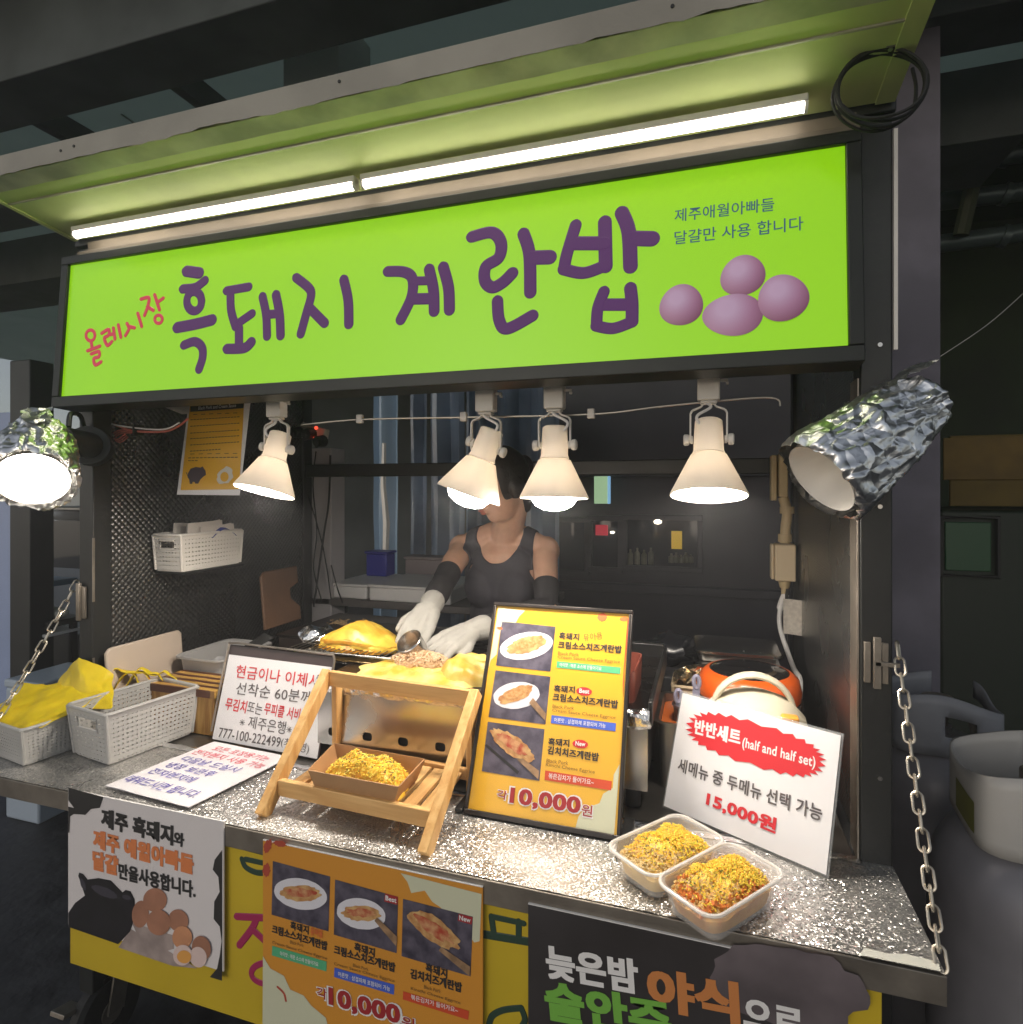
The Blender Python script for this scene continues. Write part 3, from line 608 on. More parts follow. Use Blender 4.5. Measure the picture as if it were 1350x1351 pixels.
for pts, w_ in ((((108, 397), (180, 400), (217, 430), (213, 510), (165, 612)), 44), (((225, 440), (292, 438)), 36), (((218, 520), (302, 518)), 46), (((292, 388), (311, 480), (314, 574)), 46), (((355, 379), (378, 470), (382, 568)), 47),
                (((482, 243), (570, 224), (611, 268), (602, 335), (545, 376), (540, 438), (573, 468), (620, 446), (662, 405)), 48), (((712, 230), (738, 320), (742, 490)), 50), (((750, 336), (828, 334)), 58), (((596, 530), (604, 615), (640, 652), (752, 594)), 48),
                (((944, 192), (905, 320), (892, 388)), 48), (((890, 388), (980, 404), (1075, 372)), 48), (((1074, 178), (1078, 375)), 54), (((935, 272), (1070, 272)), 56), (((1150, 137), (1180, 220), (1188, 376)), 56), (((1195, 250), (1283, 252)), 62),
                (((1070, 487), (1043, 560), (1037, 636)), 46), (((1035, 640), (1110, 651), (1195, 622)), 46), (((1188, 472), (1195, 540), (1195, 620)), 50), (((1065, 545), (1190, 545)), 50)): stroke(b, sf, c6, pts, w_)
flatbuild(b, 'purple_lettering', purple, SG)
b = MB()
for pts in (((137, 440), (141, 466)), ((122, 480), (175, 460)), ((138, 494), (170, 484), (172, 506), (149, 515), (155, 543), (181, 530)), ((185, 402), (214, 386), (215, 410), (196, 424), (209, 456), (229, 440)), ((222, 408), (240, 404)), ((236, 380), (243, 428)), ((258, 366), (269, 420)),
            ((297, 360), (305, 382), (290, 412)), ((303, 372), (330, 378)), ((345, 315), (362, 372)), ((360, 250), (393, 244), (390, 280), (375, 322)), ((388, 285), (414, 300)), ((420, 232), (441, 298)), ((435, 263), (458, 246))): stroke(b, sf, c5, pts, 13)
for cx_, cy_, r_x, r_y in ((134, 412, 20, 24), (437, 340, 17, 18)): stroke(b, sf, c5, [(cx_ + r_x * cos(k / 9 * 2 * pi), cy_ + r_y * sin(k / 9 * 2 * pi)) for k in range(9)], 12, closed=True)
flatbuild(b, 'red_lettering', mat('red_vinyl', (.42, .02, .05), .3, emit=(.42, .03, .06), es=.6), SG)
b = MB()
T(b, sf, '제주애월아빠들', (135, 418), (728, 350), 78, c7, bold=.006); T(b, sf, '달걀만 사용 합니다', (135, 552), (900, 465), 82, c7, bold=.006)
flatbuild(b, 'blue_lettering', mat('blue_vinyl', (.02, .05, .12), .3, emit=(.02, .06, .11), es=.7), SG)
def egg_mat(i, c, r):
    m = mat('pink_egg_print%d' % i, (.40, .22, .30), .3, emit=(.33, .19, .27), es=.5); t = m.node_tree; n = t.nodes; L = t.links
    tc = n.new('ShaderNodeTexCoord'); mp = n.new('ShaderNodeMapping'); mp.vector_type = 'TEXTURE'; mp.inputs['Location'].default_value = c; mp.inputs['Scale'].default_value = (r, r, r)
    gr = n.new('ShaderNodeTexGradient'); gr.gradient_type = 'SPHERICAL'; rp = n.new('ShaderNodeValToRGB')
    e = rp.color_ramp.elements; e[0].color = (.13, .03, .07, 1); e[1].color = (.36, .24, .35, 1); e[1].position = .8; x = e.new(.4); x.color = (.26, .12, .20, 1)
    L.new(tc.outputs['Object'], mp.inputs[0]); L.new(mp.outputs[0], gr.inputs[0]); L.new(gr.outputs[0], rp.inputs[0]); L.new(rp.outputs[0], n['Principled BSDF'].inputs['Emission Color']); L.new(rp.outputs[0], n['Principled BSDF'].inputs['Base Color'])
    return m
for i, (cx_, cy_, rx, ry, ro) in enumerate(((172, 912, 132, 122, -.45), (537, 738, 138, 118, -.55), (478, 970, 184, 124, .05), (777, 868, 158, 136, 1.25))):
    b = MB(); N = 40; c0 = sf.c(c7, cx_, cy_)
    ru = abs(sf.c(c7, cx_ + rx, cy_)[0] - c0[0]); rv = abs(sf.c(c7, cx_, cy_ - ry)[1] - c0[1])
    def eg(u, v):
        r = u; t = v * 2 * pi; x = r * cos(t) * ru * (1 - .10 * sin(t) * 0); y = r * sin(t) * rv * (1 + .10 * cos(t) * r)
        return sf.pt(c0[0] + x * cos(-ro) - y * sin(-ro), c0[1] + x * sin(-ro) + y * cos(-ro), .001 + .0035 * (1 - r * r) + i * .0006)
    b.grid(eg, 6, N); cw_ = sf.pt(c0[0] - ru * .2, c0[1] + rv * .35, .002) - WORLD[SG.name]; b.build('egg_picture', egg_mat(i, tuple(cw_), max(ru, rv) * 1.45), SG)

# ------------------------------------------------------------------ LED tubes under the canopy
glow_tube = mat('tube_glow', (.9, .88, .84), .4, emit=(1.0, .91, .80), es=11.0)
for (xa, xb, lab) in ((-1.533, -.712, 'lit LED tube under the canopy, the one reaching the stall left end'), (-.698, .16, 'lit LED tube under the canopy, the one reaching the stall right end')):
    y, z = 1.132, 2.198
    L_ = thing('tube_light', lab, 'lamp', (xa, y, z), 'LED tubes under the canopy')
    b = MB(); b.tube([(xa + .006, y, z), (xb - .006, y, z)], .0095, 12); b.build('diffuser', glow_tube, L_)
    b = MB(); b.mm((xa, y - .0115, z + .0035), (xb, y + .0115, z + .0165)); b.build('housing', white_plastic, L_, bevel=.002)
    b = MB()
    for x in (xa, xb - .0055): b.cyl((x, y, z - .001), (x + .0055, y, z - .001), .0108, n=14)
    b.build('end_cap', white_plastic, L_)

# ------------------------------------------------------------------ spot lamps on the track
bulb_hot = mat('bulb_glow', (1, 1, 1), .4, emit=(1.0, .91, .80), es=210.0)
bulb_big = mat('bulb_glow_wide', (1, 1, 1), .4, emit=(1.0, .91, .80), es=72.0)
shade_m = mat('lamp_enamel', (.78, .74, .67), .35, 0, .04, 30)
_t = shade_m.node_tree; _tr = _t.nodes.new('ShaderNodeBsdfTranslucent'); _tr.inputs[0].default_value = (.8, .74, .66, 1); _mx = _t.nodes.new('ShaderNodeMixShader'); _mx.inputs[0].default_value = .20
_t.links.new(_t.nodes['Principled BSDF'].outputs[0], _mx.inputs[1]); _t.links.new(_tr.outputs[0], _mx.inputs[2]); _t.links.new(_mx.outputs[0], _t.nodes['Material Output'].inputs[0])
def make_lamp(x, y, z, big):
    L_ = thing('spot_lamp', None, 'lamp', (x, y, z), 'white spot lamps on the track under the sign')
    b = MB(); b.mm((x - .021, y - .015, z - .052), (x + .021, y + .015, z - .001)); b.mm((x - .016, y - .012, z - .058), (x + .016, y + .012, z - .0525)); b.build('adapter', white_enamel, L_, bevel=.003)
    b = MB(); b.mm((x + .0215, y - .004, z - .016), (x + .036, y + .004, z - .011)); b.mm((x + .032, y - .0045, z - .022), (x + .037, y + .0045, z - .0165)); b.build('lever', white_enamel, L_, bevel=.001)
    b = MB(); P = [(x - .034, y, z - .134), (x - .034, y, z - .076), (x - .030, y, z - .070), (x - .014, y, z - .064), (x - .010, y, z - .058), (x + .010, y, z - .058), (x + .014, y, z - .064), (x + .030, y, z - .070), (x + .034, y, z - .076), (x + .034, y, z - .134)]
    for i in range(len(P) - 1): b.bar(P[i], P[i + 1], .010, .0035, (0, 1, 0))
    b.build('yoke', white_enamel, L_, bevel=.0008)
    pv = (x, y, z - .128)
    b = MB(); b.lathe([(.001, -.088), (.022, -.088), (.026, -.091), (.0275, -.12), (.0285, -.15), (.031, -.156), (.028, -.158)], (x, y, z), n=28)
    H = b.build('housing', shade_m, L_, pivot=pv)
    b = MB()
    for sx in (-1, 1):
        b.cyl((x + sx * .0295, y, z - .128), (x + sx * .0335, y, z - .128), .008, n=14); b.lathe([(.001, .0), (.010, 0), (.0115, .003), (.0115, .009), (.009, .011), (.001, .011)], (x + sx * .0362, y, z - .128), (sx, 0, 0), 14)
    b.build('knob', white_enamel, H, pivot=pv)
    b = MB(); b.lathe([(.027, -.1575), (.034, -.160), (.044, -.180), (.0715, -.236), (.0725, -.240), (.0705, -.2405), (.0690, -.236), (.0425, -.181), (.033, -.1625), (.001, -.1615)], (x, y, z), n=48)
    b.build('shade', shade_m, H, pivot=pv)
    b = MB()
    if big: b.lathe([(.018, -.17), (.026, -.178), (.046, -.212), (.050, -.226), (.047, -.244), (.038, -.256), (.022, -.264), (.001, -.267)], (x, y, z), n=32)
    else: b.lathe([(.018, -.17), (.024, -.178), (.035, -.212), (.038, -.220), (.035, -.226), (.020, -.230), (.001, -.231)], (x, y, z), n=32)
    b.build('bulb', bulb_big if big else bulb_hot, H, pivot=pv)
    b = MB(); b.tube(smooth_path([(x - .006, y - .004, z - .055), (x + .004, y - .010, z - .066), (x + .030 * (1 if big else -.7), y - .012, z - .082), (x + .022 * (1 if big else -.7), y - .012, z - .098), (x + .006, y - .006, z - .090)]), .003, 8); b.build('cable', white_plastic, L_)
    return L_, H
for (x, z, big, rx, ry, lab) in ((-1.012, 1.779, False, -.26, .12, 'white spot lamp hanging beside the yellow recipe sheet, tilted'), (-.462, 1.771, True, -.12, .33, 'white spot lamp tilted in front of the vendor face, bulb bulging out'), (-.308, 1.771, True, -.06, 0, 'white spot lamp hanging straight, bulb bulging out, over the vendor shoulder'), (.001, 1.775, False, -.22, 0, 'white spot lamp hanging straight beside the crumpled foil lamp, bulb set deep')):
    L_, H = make_lamp(x, 1.25, z, big); L_['label'] = lab; H.rotation_euler = (rx, ry, 0)

# ------------------------------------------------------------------ foil wrapped flood lamps
foil_lamp = mat('crumpled_foil', (.90, .90, .90), .30, 1.0)
_t = foil_lamp.node_tree; _p = _t.nodes['Principled BSDF']; _tc = _t.nodes.new('ShaderNodeTexCoord'); _nz = _t.nodes.new('ShaderNodeTexNoise'); _nz.noise_type = 'RIDGED_MULTIFRACTAL'
_nz.inputs['Scale'].default_value = 15; _nz.inputs['Detail'].default_value = 7; _nz.inputs['Distortion'].default_value = .8
_vo = _t.nodes.new('ShaderNodeTexVoronoi'); _vo.feature = 'DISTANCE_TO_EDGE'; _vo.inputs['Scale'].default_value = 30
_t.links.new(_tc.outputs['Object'], _nz.inputs['Vector']); _t.links.new(_tc.outputs['Object'], _vo.inputs['Vector'])
_b1 = _t.nodes.new('ShaderNodeBump'); _b1.inputs['Strength'].default_value = .55; _b1.inputs['Distance'].default_value = .006; _t.links.new(_nz.outputs[0], _b1.inputs['Height'])
_b2 = _t.nodes.new('ShaderNodeBump'); _b2.inputs['Strength'].default_value = .7; _b2.inputs['Distance'].default_value = .012; _t.links.new(_vo.outputs['Distance'], _b2.inputs['Height']); _t.links.new(_b1.outputs[0], _b2.inputs['Normal'])
_t.links.new(_b2.outputs[0], _p.inputs['Normal'])
def flood(label, front, rear, r0, r1, hot, seed, arm):
    front, rear = V(front), V(rear); ax = (front - rear).normalized(); ln = (front - rear).length
    F_ = thing('flood_lamp', label, 'lamp', tuple(rear), 'foil wrapped flood lamps')
    rr = random.Random(seed)
    prof = [(r1 * .55, 0), (r1 * .95, .01)] + [(r1 + (r0 - r1) * min(1, (k / 36) ** .8 * 1.06) + .0005 * rr.uniform(-1, 1), .01 + (ln - .012) * k / 36) for k in range(37)] + [(r0 * .93, ln + .003)]
    def jit(q, i, j):
        a = .010 if i > 1 else .005
        q0 = q; q = q - ax * q.dot(ax) * .62
        w_ = V((noise.noise(q * 26 + V((seed, 0, 0))), noise.noise(q * 26 + V((0, seed, 5))), noise.noise(q * 26 + V((7, 2, seed))))) * a
        rd = 1 - abs(noise.noise(q * 55 + V((seed, 3, 0)))) * 2.2; rd2 = 1 - abs(noise.noise(q * 120 + V((1, seed, 0)))) * 2.2
        out = (q0 - rear - ax * (q0 - rear).dot(ax)).normalized(); q = q0
        return q + w_ + out * (.006 * rd + .003 * rd2)
    b = MB(); b.lathe(prof, rear, ax, 110, jit=jit); o = b.build('foil_wrap', foil_lamp, F_, angle=70)
    b = MB(); ri = r0 * .86
    b.lathe([(ri * .99, ln - .002), (ri * .95, ln - .012), (ri * .74, ln - .045), (ri * .4, ln - .075), (ri * .38, ln - .095), (ri * .42, ln - .095), (ri * .8, ln - .045), (ri * 1.0, ln - .012)], rear, ax, 40)
    b.build('reflector', white_enamel, F_)
    b = MB(); b.lathe([(ri * .52, ln - .066), (ri * .50, ln - .060), (ri * .35, ln - .055), (.001, ln - .053)], rear, ax, 36)
    b.build('lens', mat('flood_glow', (1, 1, 1), .4, emit=(1, .92, .82), es=62.0) if hot else mat('dim_lens', (.7, .69, .62), .3, emit=(1, .9, .7), es=.12), F_)
    b = MB(); b.tube(smooth_path([tuple(V(p)) for p in arm]), .012, 10); b.build('arm', black_metal, F_)
    b = MB(); b.cyl(rear - ax * .004, rear + ax * .02, r1 * .5); b.build('socket', black_metal, F_)
    b = MB()   # a torn strip of foil standing off the back
    n_ = ax.cross(V((0, 0, 1))).normalized(); up = n_.cross(ax)
    b.grid(lambda u, v: rear + ax * (.09 * u - .035) + up * (r1 * (.9 + .35 * u) + .006) + n_ * (v - .5) * .05 * (1.1 - .6 * abs(u - .5)) + V((rr.uniform(-1, 1), rr.uniform(-1, 1), rr.uniform(-1, 1))) * .004, 9, 4)
    b.build('torn_foil', foil_lamp, F_, angle=60)
    return F_
flood('flood lamp wrapped in crumpled silver foil in front of the right post, its lens pale', (.165, 1.05, 1.565), (.335, 1.13, 1.70), .072, .040, False, 3, [(.335, 1.13, 1.70), (.345, 1.16, 1.71), (.33, 1.20, 1.70)])
flood('flood lamp wrapped in crumpled silver foil at the far left, shining brightly', (-1.292, .868, 1.568), (-1.385, .945, 1.662), .074, .055, True, 5, [(-1.385, .945, 1.662), (-1.42, .985, 1.675), (-1.47, 1.06, 1.672)])
b = MB(); b.cyl((-1.44, 1.03, 1.672), (-1.525, 1.16, 1.664), .026, .034); b.cyl((-1.525, 1.16, 1.664), (-1.56, 1.199, 1.66), .05, .05); b.tube(smooth_path([(-1.47, 1.07, 1.70), (-1.49, 1.09, 1.735), (-1.54, 1.15, 1.74), (-1.58, 1.19, 1.72)]), .006, 8)
tag(b.build('lamp_bracket', black_metal), 'black round swivel fitting on the left post holding the bright foil lamp', 'bracket')

# ------------------------------------------------------------------ cable coil, wires
cc = at(1163, 112, Y=1.07)
r_ = thing('cable_coil', 'black cable wound into a ring hanging from the canopy right end', 'cable', tuple(cc))
b = MB()
for k in range(4):
    b.tube([cc + V((cos(t) * (.060 + .002 * k), .004 * k + .012 * sin(t + k), sin(t) * (.058 - .001 * k))) + V((0, 0, .002 * sin(3 * t + k))) for t in [i / 40 * 2 * pi for i in range(40)]], .0028, 6, closed=True)
b.tube(smooth_path([tuple(cc + V(p)) for p in ((.045, .0, -.04), (.052, .02, .0), (.05, .03, .035))]), .003, 6)
b.tube(smooth_path([tuple(cc + V(p)) for p in ((-.055, .0, -.02), (-.02, .01, -.05), (.0, .02, -.056))]), .003, 6)
b.build('ring', rubber, r_)
b = MB(); b.tube(smooth_path([tuple(cc + V(p)) for p in ((.012, .0, .052), (.016, .004, .07), (.014, .0, .084))]), .0035, 6); b.mm(tuple(cc + V((.006, -.005, .055))), tuple(cc + V((.020, .011, .063)))); b.build('tie', steel_dull, r_)
wr = mat('red_wire', (.5, .12, .09), .5)
r_ = thing('sign_wiring', 'loose red and white wires joined with black tape under the sign left end', 'wires', tuple(at(180, 568, Y=1.27)))
b = MB(); b.tube(smooth_path([tuple(at(*p, Y=1.27)) for p in ((120, 538), (132, 552), (158, 562), (176, 568), (215, 569), (235, 562), (248, 552))]), .003, 6)
for k in range(3): b.tube(smooth_path([tuple(at(x + k * 2, y + k * 2, Y=1.268 + .003 * k)) for x, y in ((172, 566), (155, 568), (147, 575), (155, 579), (165, 572))]), .0018, 6)
b.build('wire', wr, r_)
b = MB(); b.tube(smooth_path([tuple(at(*p, Y=1.262)) for p in ((120, 540), (140, 556), (170, 563), (215, 566), (237, 557))]), .0022, 6); b.build('white_wire', white_plastic, r_)
b = MB(); b.mm(tuple(at(174, 574, Y=1.258)), tuple(at(186, 560, Y=1.28) + V((0, .012, 0)))); b.build('tape', rubber, r_, bevel=.003)

# ------------------------------------------------------------------ recipe sheet hanging inside
cE = (220, 515, 5.87)
TL = at(249, 528, Y=1.40); TR = at(331, 524, Y=1.40); BL = at(233, 652, Y=1.362)
rf = Fr(BL, TR - TL, TL - BL); RW = (TR - TL).length; RH = (TL - BL).length
RS = thing('recipe_sheet', 'yellow recipe sheet with a pig and a fried egg, hanging beside the leftmost spot lamp', 'poster', tuple(BL))
b = MB(); b.grid(lambda u, v: rf.pt(RW * u, (RH + .04) * v, -.001 + .0 * u), 4, 10); b.build('sheet', paper_coat, RS)
b = MB(); Q(b, rf, cE, ((178, 80), (595, 62), (560, 770), (108, 770)), .0004); flatbuild(b, 'yellow_field', yellow_print, RS)
b = MB(); Q(b, rf, cE, ((178, 60), (598, 40), (590, 142), (178, 165)), .0008)
for k, y in enumerate((215, 265, 318, 362, 410, 458)):
    for x in range(180, 560 if k < 5 else 400, 24):
        Q(b, rf, cE, ((x, y + 9 - (x - 180) * .05), (x + 18, y + 8 - (x - 162) * .05), (x + 18, y + 14 - (x - 162) * .05), (x, y + 15 - (x - 180) * .05)), .0008)
for k in range(13): Q(b, rf, cE, ((165 + k * 30, 519), (188 + k * 30, 518), (188 + k * 30, 524), (165 + k * 30, 525)), .0008)
for k in range(3): Q(b, rf, cE, ((165 + k * 26, 540), (186 + k * 26, 540), (186 + k * 26, 546), (165 + k * 26, 546)), .0008)
for k in range(6): Q(b, rf, cE, ((200 + k * 62, 184 - k * 1.5), (232 + k * 62, 183 - k * 1.5), (232 + k * 62, 187 - k * 1.5), (200 + k * 62, 188 - k * 1.5)), .0008); Q(b, rf, cE, ((180 + k * 66, 490), (214 + k * 66, 489), (214 + k * 66, 493), (180 + k * 66, 494)), .0008)
flatbuild(b, 'print', ink, RS)
b = MB(); T(b, rf, 'Black Pork and Cream Sauce', (240, 150), (532, 132), 26, cE, .0012, .012); flatbuild(b, 'title', ink_white, RS)
b = MB(); Q(b, rf, cE, ((165, 640), (185, 605), (225, 592), (262, 598), (278, 588), (288, 605), (300, 622), (305, 655), (285, 668), (262, 690), (245, 722), (222, 722), (216, 708), (202, 708), (198, 724), (180, 724), (175, 690), (162, 670)), .0009)
for q in (((163, 660), (157, 645), (152, 634)),): stroke(b, rf, cE, q, 5, .0009, .0003)
flatbuild(b, 'pig_picture', mat('pig_grey_print', (.05, .035, .05), .5), RS)
b = MB(); E_(b, rf, cE, (452, 665), 62, 68, .5, .0009, .16, 22, 4); flatbuild(b, 'egg_white_picture', mat('egg_white_print', (.70, .66, .58), .5), RS)
b = MB(); E_(b, rf, cE, (448, 672), 32, 38, 0, .0013); flatbuild(b, 'yolk_picture', yellow_print, RS)
# small folded card behind the sheet top
a = at(210, 532, Y=1.43)
b = MB(); b.poly([at(208, 533, Y=1.42), at(250, 531, Y=1.43), at(252, 545, Y=1.43), at(240, 546, Y=1.43)]); b.prism([at(208, 530, Y=1.435), at(250, 528, Y=1.435), at(240, 546, Y=1.435)], (0, .002, 0))
tag(b.build('loose_paper', white_plastic, smooth=False), 'corner of a loose pale paper behind the recipe sheet top', 'paper')

# ------------------------------------------------------------------ chains
def chain(p0, p1, sag, label):
    p0, p1 = V(p0), V(p1); n = 18; b = MB()
    path = lambda t: p0.lerp(p1, t) + V((0, 0, -sag * 4 * t * (1 - t)))
    for i in range(n):
        a = path((i + .5) / n); d = (path(min(1, (i + .6) / n)) - path((i + .4) / n)).normalized()
        s = d.cross(V((1, 0, 0))).normalized(); o = d.cross(s); tw = .35 + rnd.uniform(-.2, .2) + (pi / 2 if i % 2 else 0)
        sd = s * cos(tw) + o * sin(tw); Ln = (p1 - p0).length / n * .62; wd = .0075
        pts = []
        for k in range(16):
            t = 2 * pi * k / 16; x = cos(t) * wd; y = sin(t) * wd + (Ln - wd if sin(t) >= 0 else -(Ln - wd)) * (1 if abs(sin(t)) > 1e-6 else 1)
            pts.append(a + d * y + sd * x)
        b.tube(pts, .0022, 6, closed=True)
    return tag(b.build('chain', mat('chain_zinc', (.62, .56, .46), .35, .85, .25, 40)), label, 'chain', 'chains holding the counter')
chain((XR + .008, 1.205, 1.285), (XR - .002, .962, .900), .012, 'steel chain running from the right post down to the counter corner by the gas cylinder')
chain((XL - .012, 1.205, 1.302), (-1.648, .962, .900), .012, 'steel chain running from the left post down beside the yellow gloves')

# ================================================================== THINGS ON AND AROUND THE STALL
ZC = .9015
def ringpts(c, ex, ey, w, d, z, r, n=5):
    """rounded rectangle"""
    out = []
    for sx, sy, a0 in ((1, 1, 0), (-1, 1, pi / 2), (-1, -1, pi), (1, -1, 3 * pi / 2)):
        for k in range(n + 1):
            a = a0 + k / n * pi / 2; u = sx * (w / 2 - r) + r * cos(a); v = sy * (d / 2 - r) + r * sin(a)
            out.append(V(c) + V(ex) * u + V(ey) * v + V((0, 0, z)))
    return out
def loft(b, rings, cap0=False, cap1=False, mi=0):
    n = len(rings[0]); vs = [p for r in rings for p in r]; fs = []
    for i in range(len(rings) - 1):
        for j in range(n): j2 = (j + 1) % n; fs.append((i * n + j, i * n + j2, (i + 1) * n + j2, (i + 1) * n + j))
    if cap0: fs.append(tuple(range(n))[::-1])
    if cap1: fs.append(tuple((len(rings) - 1) * n + j for j in range(n)))
    b.add(vs, fs, mi)
def grains(b, fn, n, ln, r, seed, bend=.4, up=.5, ax=None):
    """many little strands or crumbs scattered over a surface; fn(random) gives a point"""
    rr = random.Random(seed)
    for i in range(n):
        p = V(fn(rr)); d = V((rr.uniform(-1, 1), rr.uniform(-1, 1), rr.uniform(-up, up)))
        if ax is not None: d = d + V(ax) * 1.0
        d = d.normalized() * ln * rr.uniform(.5, 1.2); s = V((rr.uniform(-1, 1), rr.uniform(-1, 1), rr.uniform(0, 1))) * ln * bend
        b.tube([p - d / 2, p + s * .5, p + d / 2], [r * .6, r, r * .6], 4)

# ------------------------------------------------------------------ perforated baskets
def basket(name, label, c, yaw, w, d, h, taper, nx, ny, nz, m, slot, rim=.006, group=None, round_=.016):
    c = V(c); ex = V((cos(yaw), sin(yaw), 0)); ey = V((-sin(yaw), cos(yaw), 0)); B = thing(name, label, 'basket', tuple(c), group)
    def P(sx, sy, t, s):   # side walls
        k = 1 - taper * (1 - t)
        return c + (ex * sx * w / 2 + ey * sy * d / 2) * k + V((0, 0, .004 + (h - .004) * t))
    b = MB()
    for (a, e, n_, end) in (((-1, -1), (1, -1), nx, True), ((1, -1), (1, 1), ny, False), ((1, 1), (-1, 1), nx, True), ((-1, 1), (-1, -1), ny, False)):
        def W(u, t): return P(a[0], a[1], t, 0).lerp(P(e[0], e[1], t, 0), u)
        nrm = (W(1, 0) - W(0, 0)).cross(V((0, 0, 1))).normalized()
        su0, su1, st0, st1 = (.24, .76, .60, .84) if (slot and end) else (2, 2, 2, 2)
        cell = (W(1, 1) - W(0, 1)).length / n_
        for i in range(n_ + 1):
            u = .03 + .94 * i / n_; wid = cell * (.52 if 0 < i < n_ else .9)
            if su0 < u < su1:
                b.bar(W(u, 0), W(u, st0), .0021, wid, nrm); b.bar(W(u, st1), W(u, 1), .0021, wid, nrm)
            else: b.bar(W(u, 0), W(u, 1), .0021, wid, nrm)
        for k in range(nz + 1):
            t = .07 + .86 * k / nz; hh = h / nz * (.56 if 0 < k < nz else .8)
            if st0 < t < st1:
                b.bar(W(0, t), W(su0, t), .0025, hh, nrm); b.bar(W(su1, t), W(1, t), .0025, hh, nrm)
            else: b.bar(W(0, t), W(1, t), .0025, hh, nrm)
        if su0 < 1:
            b.tube([W(u_, t_) for u_, t_ in ((su0, st0), (su1, st0), (su1, st1), (su0, st1))], .0036, 6, closed=True)
    for sx in (-1, 1):
        for sy in (-1, 1): b.tube([P(sx, sy, 0, 0), P(sx, sy, 1, 0)], .0042, 8)
    b.build('perforated_walls', m, B, bevel=0)
    b = MB(); k = 1 - taper; loft(b, [ringpts(c, ex, ey, w * k, d * k, .0005, .01), ringpts(c, ex, ey, w * k, d * k, .004, .01)], True, True); b.build('bottom', m, B)
    b = MB(); b.tube(ringpts(c, ex, ey, w + .003, d + .003, h, .012), rim * .75, 8, closed=True); b.build('rim', m, B)
    return B
basket('plastic_basket', 'empty grey perforated basket with a handle slot, right of the yellow gloves', (-1.392, 1.185, ZC), radians(-9), .158, .235, .122, .10, 9, 19, 9, mat('grey_basket', (.44, .43, .41), .45, 0, .05, 9), True, group='perforated plastic baskets')
basket('plastic_basket', 'grey perforated basket heaped with yellow gloves at the counter left end', (-1.578, 1.105, ZC), radians(-9), .155, .20, .088, .10, 16, 18, 9, mat('grey_basket', (.44, .43, .41), .45), False, group='perforated plastic baskets')
basket('plastic_basket', 'white perforated basket of papers hung on the black side panel', (-1.508, 1.508, 1.308), 0, .105, .245, .108, .06, 8, 18, 7, mat('basket_white', (.74, .70, .64), .45), True, group='perforated plastic baskets')
b = MB(); b.mm((-1.569, 1.40, 1.300), (-1.45, 1.63, 1.307)); tag(b.build('wall_ledge', black_metal), 'thin black ledge holding the white basket on the side panel', 'ledge')
for k in range(5):
    p = V((-1.545 + .018 * k, 1.43 + .03 * (k % 3), 1.32)); b = MB(); b.prism([p, p + V((.012, .15, .0)), p + V((.016, .13, .12 + .012 * (k % 2))), p + V((.004, .01, .128 - .012 * (k % 3)))], (.003, 0, 0))
    tag(b.build('paper_sheet', mat('basket_paper', (.66, .60, .54), .7), smooth=False), 'pale paper sticking up out of the white hanging basket', 'paper', 'papers in the white hanging basket')
b = MB(); b.grid(lambda u, v: V((-1.50 + .05 * u, 1.50 + .10 * v, 1.40 + .035 * sin(v * pi) * sin(.4 + u * 2) + .004 * noise.noise(V((u * 9, v * 9, 0))))), 6, 10)
tag(b.build('blue_pouch', mat('blue_film', (.03, .05, .26), .35)), 'blue crumpled pouch on top of the papers in the white hanging basket', 'pouch')

# yellow rubber gloves heaped in the left basket
yel = mat('yellow_rubber', (.80, .60, .015), .45, 0, .15, 14, sss=.15, bump=.5, bscale=35)
def cloth(name, label, pts_u, rows, seed, m=yel, amp=.014, th=.0015):
    b = MB(); rr = random.Random(seed)
    def fn(u, v):
        k = u * (len(pts_u) - 1); i = min(int(k), len(pts_u) - 2); f = k - i
        lo = V(pts_u[i]).lerp(V(pts_u[i + 1]), f); k2 = u * (len(rows) - 1); i2 = min(int(k2), len(rows) - 2); f2 = k2 - i2
        hi = V(rows[i2]).lerp(V(rows[i2 + 1]), f2); p = lo.lerp(hi, v)
        q = p * 14 + V((seed, 0, 0))
        return p + V((noise.noise(q), noise.noise(q + V((5, 0, 0))), .6 * noise.noise(q + V((0, 5, 0))))) * amp * (.4 + v) + V((noise.noise(p * 42), noise.noise(p * 42 + V((3, 1, 0))), noise.noise(p * 42 + V((1, 8, 0))))) * .006
    b.grid(fn, 26, 12)
    o = b.build(name, m, angle=70); s = o.modifiers.new('s', 'SOLIDIFY'); s.thickness = th
    s2 = o.modifiers.new('d', 'SUBSURF'); s2.levels = 1; s2.render_levels = 1
    return tag(o, label, 'glove', 'yellow rubber gloves')
cloth('rubber_glove', 'yellow rubber glove spread flat, drooping over the left basket front', [(-1.70, 1.02, .985), (-1.60, 1.015, .978), (-1.50, 1.03, .985)], [(-1.72, 1.14, 1.035), (-1.62, 1.16, 1.045), (-1.47, 1.16, 1.02)], 1)
cloth('rubber_glove', 'yellow rubber glove standing up in a peak at the back of the left basket', [(-1.60, 1.12, .99), (-1.52, 1.13, .99), (-1.42, 1.14, 1.0)], [(-1.645, 1.17, 1.045), (-1.585, 1.19, 1.105), (-1.50, 1.22, 1.055)], 2, amp=.008)
b = MB(); P0 = V((-1.49, 1.235, 1.028))
